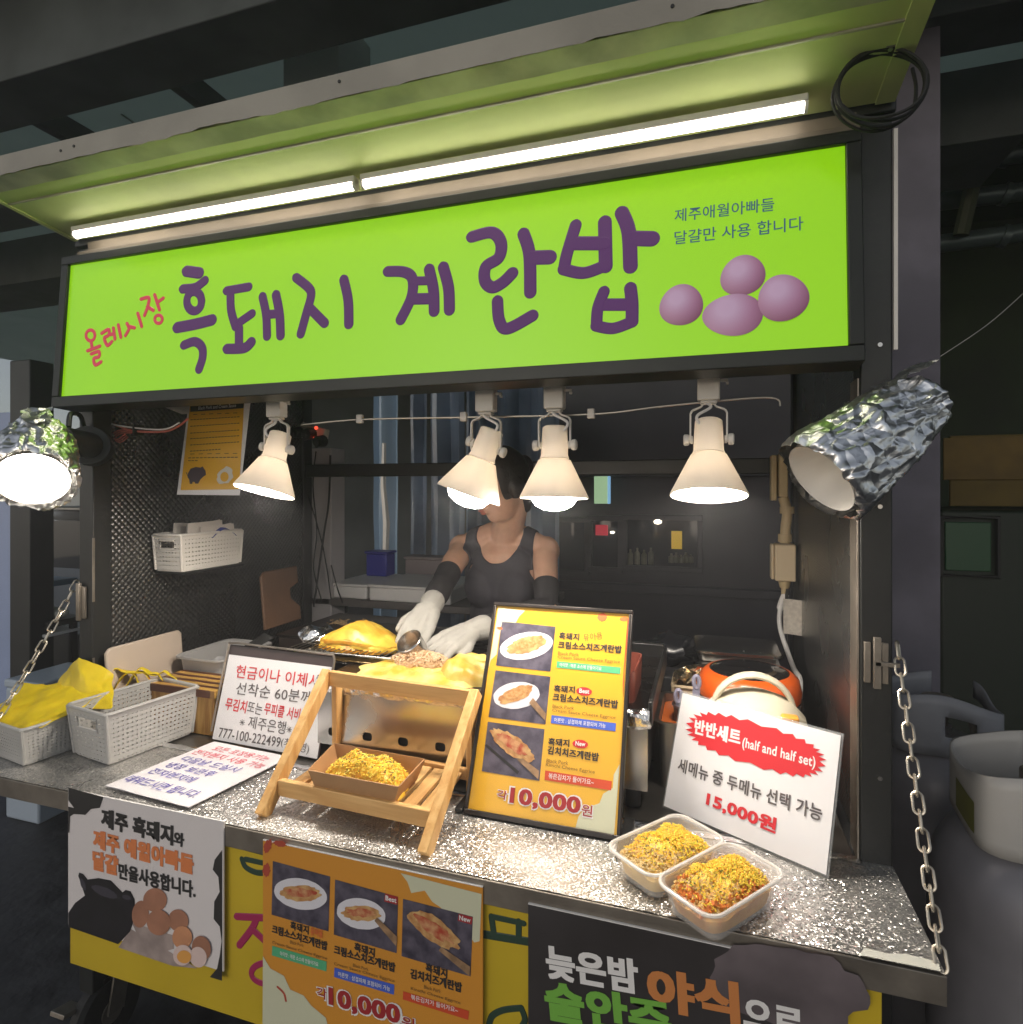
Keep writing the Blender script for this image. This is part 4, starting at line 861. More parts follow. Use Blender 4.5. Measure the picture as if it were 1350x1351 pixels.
for k in range(4):
    pth = smooth_path([tuple(P0 + V((.022 * k - .03, .018 * k, 0)) + V(q)) for q in ((-.05, -.05, -.03), (-.035, -.015, .022 + .012 * (k % 2)), (-.005, .01, .036 - .008 * k), (.02, .03, .018), (.03 + .012 * (k % 2), .045, -.012))], 5); m_ = len(pth) - 1
    def rib(u, v, pth=pth, m_=m_, k=k):
        f = u * m_; i0 = min(int(f), m_ - 1); p = V(pth[i0]).lerp(V(pth[i0 + 1]), f - i0); w_ = (v - .5) * (.030 - .008 * u)
        p = p + V((.55, -.75, .25)) * w_ + V((0, 0, -.35 * abs(w_)))
        return p + V((noise.noise(p * 38), noise.noise(p * 38 + V((4, 0, 0))), noise.noise(p * 38 + V((0, 4, 0))))) * .008
    b.grid(rib, 22, 6)
o = b.build('rubber_glove', yel, angle=70); md = o.modifiers.new('s', 'SOLIDIFY'); md.thickness = .0016; md = o.modifiers.new('d', 'SUBSURF'); md.levels = 1; md.render_levels = 1
tag(o, 'yellow rubber glove with curled fingers, touching the grey basket', 'glove', 'yellow rubber gloves')

# ------------------------------------------------------------------ left inside of the stall
b = MB(); ff = Fr((-1.525, 1.215, .897), (0, 1, 0), (-.08, 0, 1)); b.prism([ff.pt(u, v, 0) for u, v in ((0, 0), (.245, 0), (.245, .215), (.235, .225), (.012, .225), (0, .213))], ff.n * .012)
tag(b.build('cutting_board', mat('beige_plastic', (.56, .46, .37), .5), bevel=.004), 'beige plastic cutting board leaning on the black side panel behind the yellow gloves', 'cutting board')
b = MB(); ff = Fr((-1.50, 1.78, 1.05), (0, 1, 0), (-.1, 0, 1)); b.prism([ff.pt(u, v, 0) for u, v in ((0, 0), (.20, 0), (.20, .05), (.15, .09), (.15, .125), (.20, .14), (.20, .205), (.02, .205), (0, .19))], ff.n * .012)
tag(b.build('wood_board', mat('brown_board', (.24, .13, .075), .55, 0, .25, 7), bevel=.004), 'brown wooden board with a notch, leaning at the back of the side panel', 'board')
r_ = thing('grey_tub', 'open grey plastic tub beside the beige cutting board', 'tub', (-1.42, 1.51, .9))
b = MB(); X, Y_ = V((1, 0, 0)), V((0, 1, 0)); c = V((-1.415, 1.515, 0))
loft(b, [ringpts(c, X, Y_, .13, .17, .898, .02), ringpts(c, X, Y_, .165, .21, 1.055, .025), ringpts(c, X, Y_, .185, .23, 1.058, .03), ringpts(c, X, Y_, .185, .23, 1.052, .03), ringpts(c, X, Y_, .158, .203, 1.052, .022), ringpts(c, X, Y_, .126, .165, .904, .018)], True, True)
b.build('body', mat('tub_grey', (.38, .37, .36), .45), r_)
b = MB(); b.grid(lambda u, v: V((-1.47 + .11 * u, 1.45 + .13 * v, 1.02 + .02 * noise.noise(V((u * 5, v * 5, 2)))), ), 10, 10); o = b.build('crumpled_film', mat('clear_film', (.6, .6, .6), .2, alpha=.55), smooth=False); tag(o, 'crumpled clear film inside the open grey tub', 'film')
b = MB(); b.prism([(-1.36, 1.50, 1.06), (-1.315, 1.52, 1.062), (-1.30, 1.58, 1.08), (-1.33, 1.57, 1.095), (-1.35, 1.55, 1.075)], (.01, .002, .006)); tag(b.build('black_cloth', rubber), 'small black crumpled cloth on the grey tub corner', 'cloth')
r_ = thing('striped_wood_box', 'wooden box of light and dark strips with slots in its end, behind the grey basket', 'wooden box', (-1.36, 1.34, .9))
sw = mat_stripes('striped_wood', (.52, .30, .07), (.09, .028, .014), 1, 10)
b = MB()
for k in range(5): b.mm((-1.475, 1.282 + .026 * k, .998), (-1.235, 1.282 + .026 * k + .0252, 1.018))
b.build('lid', sw, r_, bevel=.001)
ow = mat_wood('ochre_wood', (.50, .29, .08), (.30, .14, .03), 6, 2)
b = MB(); b.mm((-1.47, 1.285, .899), (-1.46, 1.405, .9975)); b.mm((-1.4595, 1.285, .899), (-1.25, 1.294, .9975)); b.mm((-1.4595, 1.396, .899), (-1.25, 1.405, .9975)); b.mm((-1.2495, 1.285, .899), (-1.240, 1.312, .9975)); b.mm((-1.2495, 1.378, .899), (-1.240, 1.405, .9975))
for z in (.899, .932, .965): b.mm((-1.2492, 1.3125, z), (-1.2402, 1.3775, z + .014))
b.build('side', ow, r_, bevel=.001)

# power strip, cords, pale pillar
b = MB(); a = at(404, 580, Y=2.16); c = at(437, 580, Y=2.16); b.mm((a.x, 2.16, 0), (c.x, 2.26, 1.72)); tag(b.build('pale_pillar', mat('pillar_white', (.50, .47, .47), .7, 0, .15, 5), bevel=.004), 'narrow pale pillar at the back left of the stall with cords running down', 'pillar')
p = at(412, 572, Y=2.07)
r_ = thing('power_strip', 'power strip with black plugs and small red lights at the top of the pale pillar', 'power strip', tuple(p))
b = MB(); b.bar(p + V((-.10, .03, .025)), p + V((.06, .01, -.01)), .028, .055, (0, 1, 0)); b.build('body', mat('strip_cream', (.66, .60, .48), .45), r_, bevel=.004)
for dx, dz in ((-.06, .008), (.0, .0), (.052, -.03)): b = MB(); q = p + V((dx, -.012, dz)); b.cyl(q + V((0, .01, 0)), q + V((0, -.03, -.004)), .024, .021, 14); b.cyl(q + V((0, -.03, -.004)), q + V((0, -.034, -.03)), .008, .006, 8); b.build('plug', rubber, r_)
for dx, dz in ((.024, -.02), (.03, .022)): b = MB(); b.ell(p + V((dx, -.016, dz)), .007); b.build('indicator', mat('red_indicator', (.6, .05, .03), .4, emit=(1, .08, .04), es=1.5), r_)
for pts, lab in ((((403, 590), (404, 640), (418, 690), (428, 730), (437, 790)), 'thin black cord crossing the pale pillar to the right'), (((417, 595), (413, 640), (418, 700), (414, 750), (424, 790)), 'black cord hanging down the middle of the pale pillar'), (((436, 600), (434, 660), (428, 700), (421, 750), (414, 800)), 'thick black cord hanging down the right edge of the pale pillar'), (((437, 745), (445, 775), (452, 795)), 'short black cord hanging over the flat pale box')):
    b = MB(); b.tube(smooth_path([tuple(at(*q, Y=2.12)) for q in pts]), .0045 if 'thick' in lab else .003, 6); b.build('cord', rubber, r_)
# dark hob at the back left
r_ = thing('dark_hob', 'dark flat hob standing at the back left behind the folded omelette', 'hob', (-1.1, 1.9, .9))
b = MB(); b.mm((-1.38, 1.71, .898), (-.98, 2.07, 1.055)); b.build('body', mat('hob_body', (.035, .025, .022), .4), r_, bevel=.006)
b = MB(); b.mm((-1.385, 1.705, 1.0555), (-.975, 2.075, 1.063)); b.build('plate', mat('hob_plate', (.03, .022, .02), .3, .3, .4, 8), r_, bevel=.002)
p = at(492, 808, Z=1.075); b = MB(); grains(b, lambda q: (p.x + q.gauss(0, .035), p.y - .16 + q.gauss(0, .02), 1.067 + abs(q.gauss(0, .003))), 160, .016, .0022, 9)
tag(b.build('pork_scraps', mat('pork_scraps', (.42, .28, .14), .55)), 'small patch of pale scraps frying on the dark hob', 'food', kind='stuff')

# ------------------------------------------------------------------ griddle
GZ = 1.10
r_ = thing('griddle', 'steel gas griddle with a black plate, foil edge and a row of oval holes', 'griddle', (-.6, 1.45, .9))
b = MB(); b.mm((-.885, 1.262, .945), (-.12, 1.67, 1.075)); b.mm((-1.08, 1.375, .945), (-.8855, 1.67, 1.075)); b.build('body', steel_dull, r_, bevel=.004)
b = MB(); gx = [-.845 + .0925 * k for k in range(8)]
def hole(cx, cz, rx, rz): return [(cx + rx * (abs(cos(t)) ** .6) * (1 if cos(t) >= 0 else -1), cz + rz * (abs(sin(t)) ** .6) * (1 if sin(t) >= 0 else -1)) for t in [2 * pi * k / 16 for k in range(16)]]
# front skirt with cut holes
bm = MB(); z0, z1 = .945, 1.095; xs = [-.887] + [x + .04625 for x in gx[:-1]] + [-.115]
for k, x in enumerate(gx):
    lo, hi = xs[k], xs[k + 1]; h = hole(x, .976, .0125, .0098)
    # ring of quads between the hole and its cell border
    def brd(t):
        c_, s_ = cos(t), sin(t); m_ = max(abs(c_), abs(s_)); c_, s_ = c_ / m_, s_ / m_
        return ((lo + hi) / 2 + c_ * (hi - lo) / 2 if True else 0, .976 + (s_ * (z1 - .976) if s_ > 0 else s_ * (.976 - z0)))
    o_ = [brd(2 * pi * q / 16) for q in range(16)]
    vs = [V((a, 1.2405, c_)) for a, c_ in h] + [V((a, 1.2405, c_)) for a, c_ in o_] + [V((a, 1.250, c_)) for a, c_ in h]
    fs = [(q, (q + 1) % 16, 16 + (q + 1) % 16, 16 + q) for q in range(16)] + [(q, (q + 1) % 16, 32 + (q + 1) % 16, 32 + q) for q in range(16)]
    bm.add(vs, fs)
bm.build('front_panel', steel, r_, recalc=False, angle=25)
b = MB(); b.mm((-.882, 1.256, .947), (-.12, 1.2615, 1.09)); b.build('dark_inside', ink, r_)
b = MB(); b.mm((-.885, 1.243, 1.0755), (-.115, 1.68, 1.0985)); b.mm((-1.085, 1.37, 1.0755), (-.8855, 1.68, 1.0985)); b.build('plate', mat('griddle_plate', (.022, .018, .016), .28, .5, .4, 12, rvar=.12), r_, bevel=.003)
b = MB()
for lo, hi in (((-1.088, 1.672, 1.076), (-.112, 1.690, 1.135)), ((-1.095, 1.372, 1.076), (-1.0855, 1.69, 1.112)), ((-.1145, 1.242, 1.076), (-.105, 1.69, 1.125))): b.mm(lo, hi)
b.build('splash_rim', mat('splash_black', (.02, .02, .02), .3, .3), r_, bevel=.003)
b = MB(); rr = random.Random(3)
def foiledge(u, v):
    x = -.89 + .78 * u; a = v * pi * 1.25
    p = V((x, 1.246 - .016 * sin(a), 1.104 - .022 * (1 - cos(a)) * .9 + .004))
    return p + V((noise.noise(p * 60), noise.noise(p * 55 + V((3, 3, 3))), noise.noise(p * 50 + V((7, 1, 2))))) * .006
b.grid(foiledge, 150, 9); b.build('foil_edge', foil, r_, smooth=False)
for x in (-.86, -.15):
    for y in (1.28, 1.64): b = MB(); b.cyl((x, y, .8975), (x, y, .944), .018); b.build('foot', rubber, r_)
# wire rack with crumpled foil, left on the griddle
r_ = thing('wire_rack', 'chrome wire rack over a tray of oil on the left of the griddle', 'rack', (-.93, 1.40, 1.1))
b = MB(); b.mm((-1.07, 1.375, 1.0995), (-.76, 1.60, 1.104)); b.build('oil_tray', mat('oily_tray', (.13, .085, .03), .15, .6, .6, 14), r_, bevel=.002)
wm = steel_dull; b = MB()
for k in range(19): x = -1.065 + .30 * k / 18; b.tube([(x, 1.365, 1.126), (x, 1.595, 1.126)], .0013, 5)
b.build('wires', wm, r_)
b = MB(); b.tube([(-1.07, 1.362, 1.123), (-.76, 1.362, 1.123), (-.76, 1.60, 1.123), (-1.07, 1.60, 1.123)], .003, 6, closed=True)
for y in (1.43, 1.51): b.tube([(-1.07, y, 1.123), (-.76, y, 1.123)], .002, 5)
for x in (-1.06, -.77):
    for y in (1.38, 1.59): b.tube([(x, y, 1.104), (x, y, 1.123)], .0025, 6)
b.build('frame', steel, r_)
def foilball(label, c, r, seed):
    b = MB(); b.ell(c, r, nu=26, nv=16); b.v = [crumple(.018, 28)(q + V((seed, 0, 0))) - V((seed, 0, 0)) for q in b.v]
    return tag(b.build('foil_ball', foil, smooth=False), label, 'foil', 'crumpled foil lumps')
foilball('crumpled foil lump at the back left corner of the wire rack', (-1.085, 1.52, 1.115), (.05, .045, .03), 2)
foilball('crumpled foil lump squeezed between the striped wooden box and the clipboard sign', (-1.175, 1.325, .99), (.03, .03, .04), 6)
# folded omelette
r_ = thing('folded_omelette', 'thick folded yellow omelette resting on the wire rack', 'omelette', (-.90, 1.45, 1.128))
om = mat('omelette', (.74, .54, .08), .38, 0, 0, 22, col2=(.60, .33, .03), bump=.25, bscale=60, sss=.2)
c = V((-.905, 1.47, 1.128))
for k, (z0, th, sc, ry_) in enumerate(((.0, .013, 1.0, .088), (.012, .012, 1.03, .082), (.022, .012, .99, .085), (.026, .024, 1.0, .080))):
    b = MB(); ph = rnd.uniform(0, 6)
    def om_f(u, v, z0=z0, th=th, sc=sc, k=k, ry_=ry_, ph=ph):
        a = u * 2 * pi; r = v; wob = 1 + .07 * noise.noise(V((cos(a) * 2.2, sin(a) * 2.2, k * 3))) + .025 * noise.noise(V((cos(a) * 8, sin(a) * 8, k)))
        wob += .03 * noise.noise(V((cos(a) * 16, sin(a) * 16, k)))
        x = .118 * sc * wob * r * cos(a) + .005 * (k % 2); y = ry_ * wob * r * (sin(a) if sin(a) > 0 else sin(a) * .8)
        z = z0 * (1 - .25 * (x / .11) ** 2) + th * (1 - r ** (8 if k < 3 else 3)) + .007 * noise.noise(V((x * 22, y * 34, k))) * (1 - r ** 6)
        z = z * (1 - .45 * max(0, min(1, (x - .0) / .11)) - .12 * max(0, min(1, -x / .11))) + .010 * (k == 3) * (1 - r * r) * max(0, 1 - abs(x + .02) / .05)
        q = c + V((x, y - .02 * (x / .11) ** 2, z - .004 * r)); return q + V((0, 0, .0025 * noise.noise(q * 90)))
    b.grid(om_f, 60, 14); b.grid(lambda u, v: om_f(u, 1) - V((0, 0, .008 * v)), 60, 1)
    b.build('fold', om if k in (1, 3) else mat('omelette_edge', (.70, .40, .04), .45, 0, 0, 30, col2=(.52, .20, .015), bump=.3), r_)
# egg sheets frying
ef = mat('fried_egg_sheet', (.80, .70, .26), .35, 0, 0, 18, col2=(.62, .38, .05), bump=.4, bscale=50, sss=.2)
def eggsheet(label, c, rx, ry, h, seed, rot=0):
    b = MB(); c = V(c)
    def fn(u, v):
        a = u * 2 * pi; k = 1 + .10 * noise.noise(V((cos(a) * 2, sin(a) * 2, seed))) + .05 * noise.noise(V((cos(a) * 6, sin(a) * 6, seed)))
        x = rx * k * v * cos(a); y = ry * k * v * sin(a); q = c + V((x * cos(rot) - y * sin(rot), x * sin(rot) + y * cos(rot), 0))
        z = h * (1 - v ** 6) * (.35 + 1.15 * (noise.noise(q * 19 + V((seed, 0, 0))) * .5 + .5)) + .009 * noise.noise(q * 48) * (1 - v ** 4)
        return q + V((0, 0, max(z, 0)))
    b.grid(fn, 64, 20); return tag(b.build('egg_sheet', ef), label, 'fried egg', 'eggs frying on the griddle')
eggsheet('thin sheet of fried egg spread on the griddle under the pork rice', (-.65, 1.345, 1.0992), .19, .085, .016, 1, .0)
eggsheet('thicker lump of fried egg on the griddle beside the menu stand', (-.525, 1.365, 1.0992), .095, .075, .045, 5, .2)
r_ = thing('pork_rice', 'small heap of browned pork rice on the frying egg under the vendor hands', 'fried rice', (-.69, 1.38, 1.11))
b = MB(); b.ell((-.69, 1.385, 1.110), (.072, .046, .026), nu=24, nv=12); b.v = [crumple(.022, 24)(q) for q in b.v]; b.build('heap', mat('rice_base', (.66, .46, .28), .5, 0, 0, 60, col2=(.52, .32, .16), bump=.3), r_)
b = MB(); grains(b, lambda q: (lambda a, r: (-.69 + .078 * r * cos(a), 1.385 + .05 * r * sin(a), 1.112 + .026 * sqrt(max(0, 1 - r * r)) + .002))(q.random() * 6.283, sqrt(q.random())), 520, .009, .0020, 12); b.build('grains', mat('rice_grain', (.70, .52, .34), .5, 0, 0, 90, col2=(.56, .35, .18)), r_)

# ------------------------------------------------------------------ right inside of the stall
def gn(name, label, lo, hi, m, rim=.008, fill=None):
    t_ = thing(name, label, 'food pan', (lo[0], lo[1], lo[2])); c = V(((lo[0] + hi[0]) / 2, (lo[1] + hi[1]) / 2, 0)); w, d = hi[0] - lo[0], hi[1] - lo[1]; b = MB()
    loft(b, [ringpts(c, X, Y_, w - .012, d - .012, lo[2], .015), ringpts(c, X, Y_, w, d, hi[2] - .004, .018), ringpts(c, X, Y_, w + 2 * rim, d + 2 * rim, hi[2] - .002, .02), ringpts(c, X, Y_, w + 2 * rim, d + 2 * rim, hi[2], .02), ringpts(c, X, Y_, w - .003, d - .003, hi[2] - .001, .017), ringpts(c, X, Y_, w - .016, d - .016, lo[2] + .004, .013)], True, True)
    b.build('pan', m, t_)
    if fill: b = MB(); b.poly(ringpts(c, X, Y_, w - .008, d - .008, hi[2] - fill[0], .015)); b.build('filling', fill[1], t_)
    return t_
gn('steel_pan', 'deep narrow steel pan standing behind the menu stand right edge', (-.235, 1.262, .8975), (-.128, 1.50, 1.052), steel)
r_ = thing('sauce_tub', 'brown red square sauce tub standing in the deep steel pan', 'tub', (-.185, 1.40, .905))
b = MB(); c = V((-.185, 1.375, 0)); loft(b, [ringpts(c, X, Y_, .062, .14, .905, .015), ringpts(c, X, Y_, .078, .165, 1.165, .018), ringpts(c, X, Y_, .072, .159, 1.165, .016), ringpts(c, X, Y_, .06, .135, .95, .014)], True, True); b.build('body', mat('brown_red_plastic', (.17, .045, .03), .35), r_)
gn('steel_pan', 'steel pan of orange red sauce next to the small beige basket', (-.105, 1.36, .8975), (-.045, 1.56, 1.045), steel_dull, fill=(.02, mat('red_sauce', (.42, .10, .02), .25)))
basket('plastic_basket', 'small beige perforated basket among the pans, half hidden by the half and half sign', (-.035, 1.66, .899), 0, .10, .12, .15, .05, 9, 9, 12, mat('basket_beige', (.56, .44, .28), .5), False, group='perforated plastic baskets')
b = MB(); b.grid(lambda u, v: V((-.085 + .10 * u, 1.62 + .10 * v, 1.055)) + V((0, 0, .03 * sin(u * pi) * sin(v * pi))) + V((noise.noise(V((u * 8, v * 8, 1))), noise.noise(V((u * 8, v * 8, 5))), noise.noise(V((u * 8, v * 8, 9))))) * .014, 12, 12)
tag(b.build('foil_cover', mat('amber_foil', (.72, .58, .38), .25, 1.0, bump=.4), smooth=False), 'crumpled foil cover over the small beige basket', 'foil')
b = MB(); b.ell((-.11, 1.87, 1.075), (.085, .06, .045), nu=22, nv=14); b.v = [crumple(.02, 22)(q) for q in b.v]; tag(b.build('black_bag', mat('black_film', (.012, .013, .016), .2)), 'shiny black plastic bag behind the pans', 'bag')
b = MB(); b.mm((-.24, 1.75, .8975), (.20, 1.99, 1.028)); tag(b.build('black_box', mat('dark_box', (.05, .05, .055), .45), bevel=.006), 'low dark box at the back right carrying the bag and the steel lidded pans', 'box')
for k, (z0, z1, lab) in enumerate(((1.0285, 1.07, 'lower lidded steel pan at the back right'), (1.0715, 1.105, 'upper lidded steel pan at the back right, on top of another'))):
    t_ = thing('lidded_pan', lab, 'food pan', (.07, 1.87, z0), 'lidded steel pans stacked at the back right')
    b = MB(); loft(b, [ringpts(V((.075, 1.87, 0)), X, Y_, .20, .17, z0, .02), ringpts(V((.075, 1.87, 0)), X, Y_, .21, .18, z1 - .012, .02)], True, True); b.build('pan', steel_dull, t_)
    b = MB(); loft(b, [ringpts(V((.075, 1.87, 0)), X, Y_, .228, .198, z1 - .0115, .022), ringpts(V((.075, 1.87, 0)), X, Y_, .228, .198, z1 - .004, .022), ringpts(V((.075, 1.87, 0)), X, Y_, .19, .16, z1, .02)], True, True); b.build('lid', steel, t_)
# orange rice cooker
r_ = thing('rice_cooker', 'round orange rice cooker with a black top beside the right side panel', 'rice cooker', (.095, 1.60, .9))
oc = mat('orange_plastic', (.78, .12, .012), .3, coat=.3); o_ = (.095, 1.60, .8975)
b = MB(); b.lathe([(.001, 0), (.09, 0), (.108, .012), (.116, .05), (.118, .11), (.116, .125)], o_, n=48); b.build('body', oc, r_)
b = MB(); b.lathe([(.118, .1255), (.1215, .129), (.1215, .146), (.118, .1495)], o_, n=48); b.build('band', mat('cooker_band', (.03, .02, .02), .35), r_)
b = MB(); b.lathe([(.117, .150), (.119, .168), (.113, .196), (.100, .208), (.092, .210)], o_, n=48); b.build('lid', oc, r_)
b = MB(); b.lathe([(.0915, .2075), (.085, .212), (.05, .214), (.001, .215)], o_, n=40); b.build('black_top', mat('gloss_black', (.012, .011, .011), .12, coat=.5), r_)
b = MB(); b.bar((.16, 1.50, 1.034), (.20, 1.53, 1.034), .03, .012); b.build('latch', rubber, r_, bevel=.003)
# cream pot with an arched handle
r_ = thing('cream_pot', 'cream lidded pot with an arched handle and orange clips in front of the rice cooker', 'pot', (.085, 1.36, .9))
cr = mat('cream_plastic', (.66, .60, .46), .4); o_ = (.09, 1.37, .8975)
b = MB(); b.lathe([(.001, 0), (.085, 0), (.095, .01), (.10, .16)], o_, n=40); b.build('body', cr, r_)
b = MB(); b.lathe([(.1005, .1605), (.104, .168), (.10, .185), (.075, .212), (.04, .226), (.001, .231)], o_, n=40); b.build('lid', cr, r_)
b = MB(); P = [V(o_) + V((.080 * cos(t) * 1.0, .012 * cos(t), .185 + .078 * sin(t))) for t in [k / 16 * pi for k in range(17)]]
rings = []
for i, q in enumerate(P):
    d = (P[min(i + 1, 16)] - P[max(i - 1, 0)]).normalized(); nn = d.cross(V((0, 1, 0))).normalized(); yy = nn.cross(d)
    rings.append([q + yy * .015 * cos(t) * (abs(cos(t)) ** -.4 if abs(cos(t)) > .1 else 1) + nn * .006 * sin(t) for t in [k / 12 * 2 * pi for k in range(12)]])
loft(b, rings, True, True); b.build('handle', cr, r_)
for dx in (-.03, .062): b = MB(); b.mm((.09 + dx - .016, 1.285, 1.090), (.09 + dx + .016, 1.31, 1.108)); b.build('clip', mat('orange_clip', (.80, .36, .05), .4), r_, bevel=.004)
# ladles in a brown cup
b = MB(); b.lathe([(.001, 0), (.028, 0), (.036, .11), (.040, .112), (.0385, .116), (.034, .113), (.026, .006), (.001, .005)], (-.04, 1.44, .9475), n=24); b.cyl((-.04, 1.44, .8975), (-.04, 1.44, .947), .03, .029)
tag(b.build('brown_cup', mat('brown_cup', (.085, .05, .045), .4)), 'dark brown cup holding two grey handles, left of the half and half sign', 'cup')
for p0, p1, lab in (((-.05, 1.435, .96), (-.066, 1.43, 1.10), 'shorter grey utensil handle in the brown cup'), ((-.03, 1.445, .96), (-.024, 1.45, 1.135), 'taller grey utensil handle with a hole in the brown cup')):
    b = MB(); d = V(p1) - V(p0); b.bar(p0, V(p0) + d * .8, .016, .006, (1, 0, 0)); b.tube([V(p0) + d * .86 + V((.0062 * cos(t), 0, .014 * sin(t))) for t in [k / 14 * 2 * pi for k in range(14)]], .005, 8, closed=True)
    tag(b.build('ladle', mat('utensil_grey', (.24, .23, .31), .4), bevel=.002), lab, 'ladle', 'utensils in the brown cup')
# conduit, box, cable and note at the right back
p = at(1033, 740, Y=2.05)
r_ = thing('electric_conduit', 'beige electric conduit with a switch box running down the back right corner', 'conduit', tuple(p))
be = mat('beige_conduit', (.52, .40, .22), .5, 0, .15, 9)
x = p.x; y = 2.05; zz = lambda py: at(1033, py, Y=y).z
b = MB(); b.mm((x - .035, y - .02, zz(660)), (x - .018, y + .03, zz(600))); b.mm((x - .014, y - .03, zz(655)), (x + .012, y + .03, zz(598))); b.build('upper_box', be, r_, bevel=.004)
b = MB(); b.tube(smooth_path([(x + .0, y, zz(655)), (x + .012, y, zz(675)), (x + .008, y, zz(695)), (x + .006, y, zz(716))]), .015, 12); b.cyl((x + .012, y, zz(668)), (x + .012, y, zz(677)), .021); b.cyl((x + .006, y, zz(704)), (x + .006, y, zz(714)), .020); b.build('pipe', be, r_)
b = MB(); b.mm((x - .026, y - .045, zz(764)), (x + .032, y + .02, zz(716) - .001)); b.mm((x - .036, y - .03, zz(763)), (x - .0265, y + .015, zz(717))); b.build('switch_box', mat('beige_box', (.62, .50, .33), .45), r_, bevel=.004)
b = MB(); b.cyl((x + .004, y - .01, zz(764) - .001), (x + .004, y - .01, zz(774)), .019, .014); b.cyl((x + .004, y - .01, zz(774)), (x + .004, y - .01, zz(784)), .010); b.build('gland', be, r_)
b = MB(); b.tube(smooth_path([tuple(q) for q in (V((x + .006, y - .01, zz(783))), V((x - .01, y - .03, zz(800))), V((x - .012, y - .05, zz(825))), V((x + .01, y - .15, zz(860))), V((.225, 1.72, 1.06)), V((.215, 1.66, 1.02)))]), [.011] * 9 + [.007] * 32, 10)
tag(b.build('power_cable', white_plastic), 'thick white cable from the switch box down to the rice cooker', 'cable')
b = MB(); b.tube(smooth_path([tuple(q) for q in (V((x + .012, y - .02, zz(775))), V((x + .004, y - .03, zz(800))), V((x + .0, y - .08, zz(850))), V((.13, 1.86, 1.03)))]), .005, 8); tag(b.build('power_cable', rubber), 'thin black cable hanging beside the thick white one', 'cable')
p0 = at(1031, 790, X=.262 - .0); b = MB(); a = at(1034, 790, Y=1.98); c = at(1062, 838, Y=1.98); b.grid(lambda u, v: V((a.x + (c.x - a.x) * u, 1.985 - .012 * u + .004 * sin(u * 5), c.z + (a.z - c.z) * v)), 6, 4)
o = b.build('taped_note', mat('note_paper', (.60, .55, .48), .7, 0, .25, 90)); tag(o, 'pale note sheet taped under the switch box', 'note')

# ------------------------------------------------------------------ signs standing on the counter
MN = thing('menu_stand', 'black framed yellow menu stand with three dish pictures, priced 10,000', 'menu', (-.31, 1.14, .9))
mf = board(-.465, 1.13, ZC, -.008, .431); mw, mh = .312, .43; cA = (610, 780, 3.975)
b = MB(); b.obox(mf, .006, mw - .006, .006, mh - .006, -.006, 0); b.build('panel', yellow_print, MN, smooth=False)
b = MB()
for u0, u1, v0, v1 in ((0, mw, 0, .0095), (0, mw, mh - .008, mh)): b.obox(mf, u0, u1, v0, v1, -.012, .006)
for u0, u1 in ((0, .0075), (mw - .0075, mw)): b.obox(mf, u0, u1, .0098, mh - .0083, -.011, .0055)
b.build('frame', mat('frame_black', (.025, .02, .018), .3, .4), MN, bevel=.0015)
b = MB(); b.bar(mf.pt(mw * .5, mh * .75, -.013), V((-.31, 1.40, ZC + .002)), .05, .003, (1, 0, 0)); b.build('prop', black_metal, MN)
b = MB(); b.mm((-.155, 1.07, ZC), (-.135, 1.20, ZC + .008)); b.mm((-.485, 1.128, ZC), (-.468, 1.26, ZC + .008)); b.build('base_foot', black_metal, MN, bevel=.002)
b = MB(); Q(b, mf, cA, ((190, 85), (330, 100), (300, 130), (280, 165), (210, 160), (195, 230), (180, 330), (150, 360), (140, 395), (135, 420)), .0006)
Q(b, mf, cA, ((826, 905), (795, 960), (790, 1030), (740, 1060), (720, 1110), (640, 1140), (610, 1180), (590, 1255), (795, 1292)), .0006); flatbuild(b, 'cream_corner', cream_print, MN)
b = MB(); Q(b, mf, cA, ((868, 140), (880, 145), (850, 420), (845, 560), (842, 480), (855, 300), (862, 200)), .0007); E_(b, mf, cA, (735, 135), 25, 22, 0, .0007, .1); E_(b, mf, cA, (848, 145), 22, 12, 0, .0007, .1); E_(b, mf, cA, (197, 193), 14, 8, .2, .0007, .3); flatbuild(b, 'tomato_picture', mat('tomato_print', (.68, .12, .03), .45), MN)
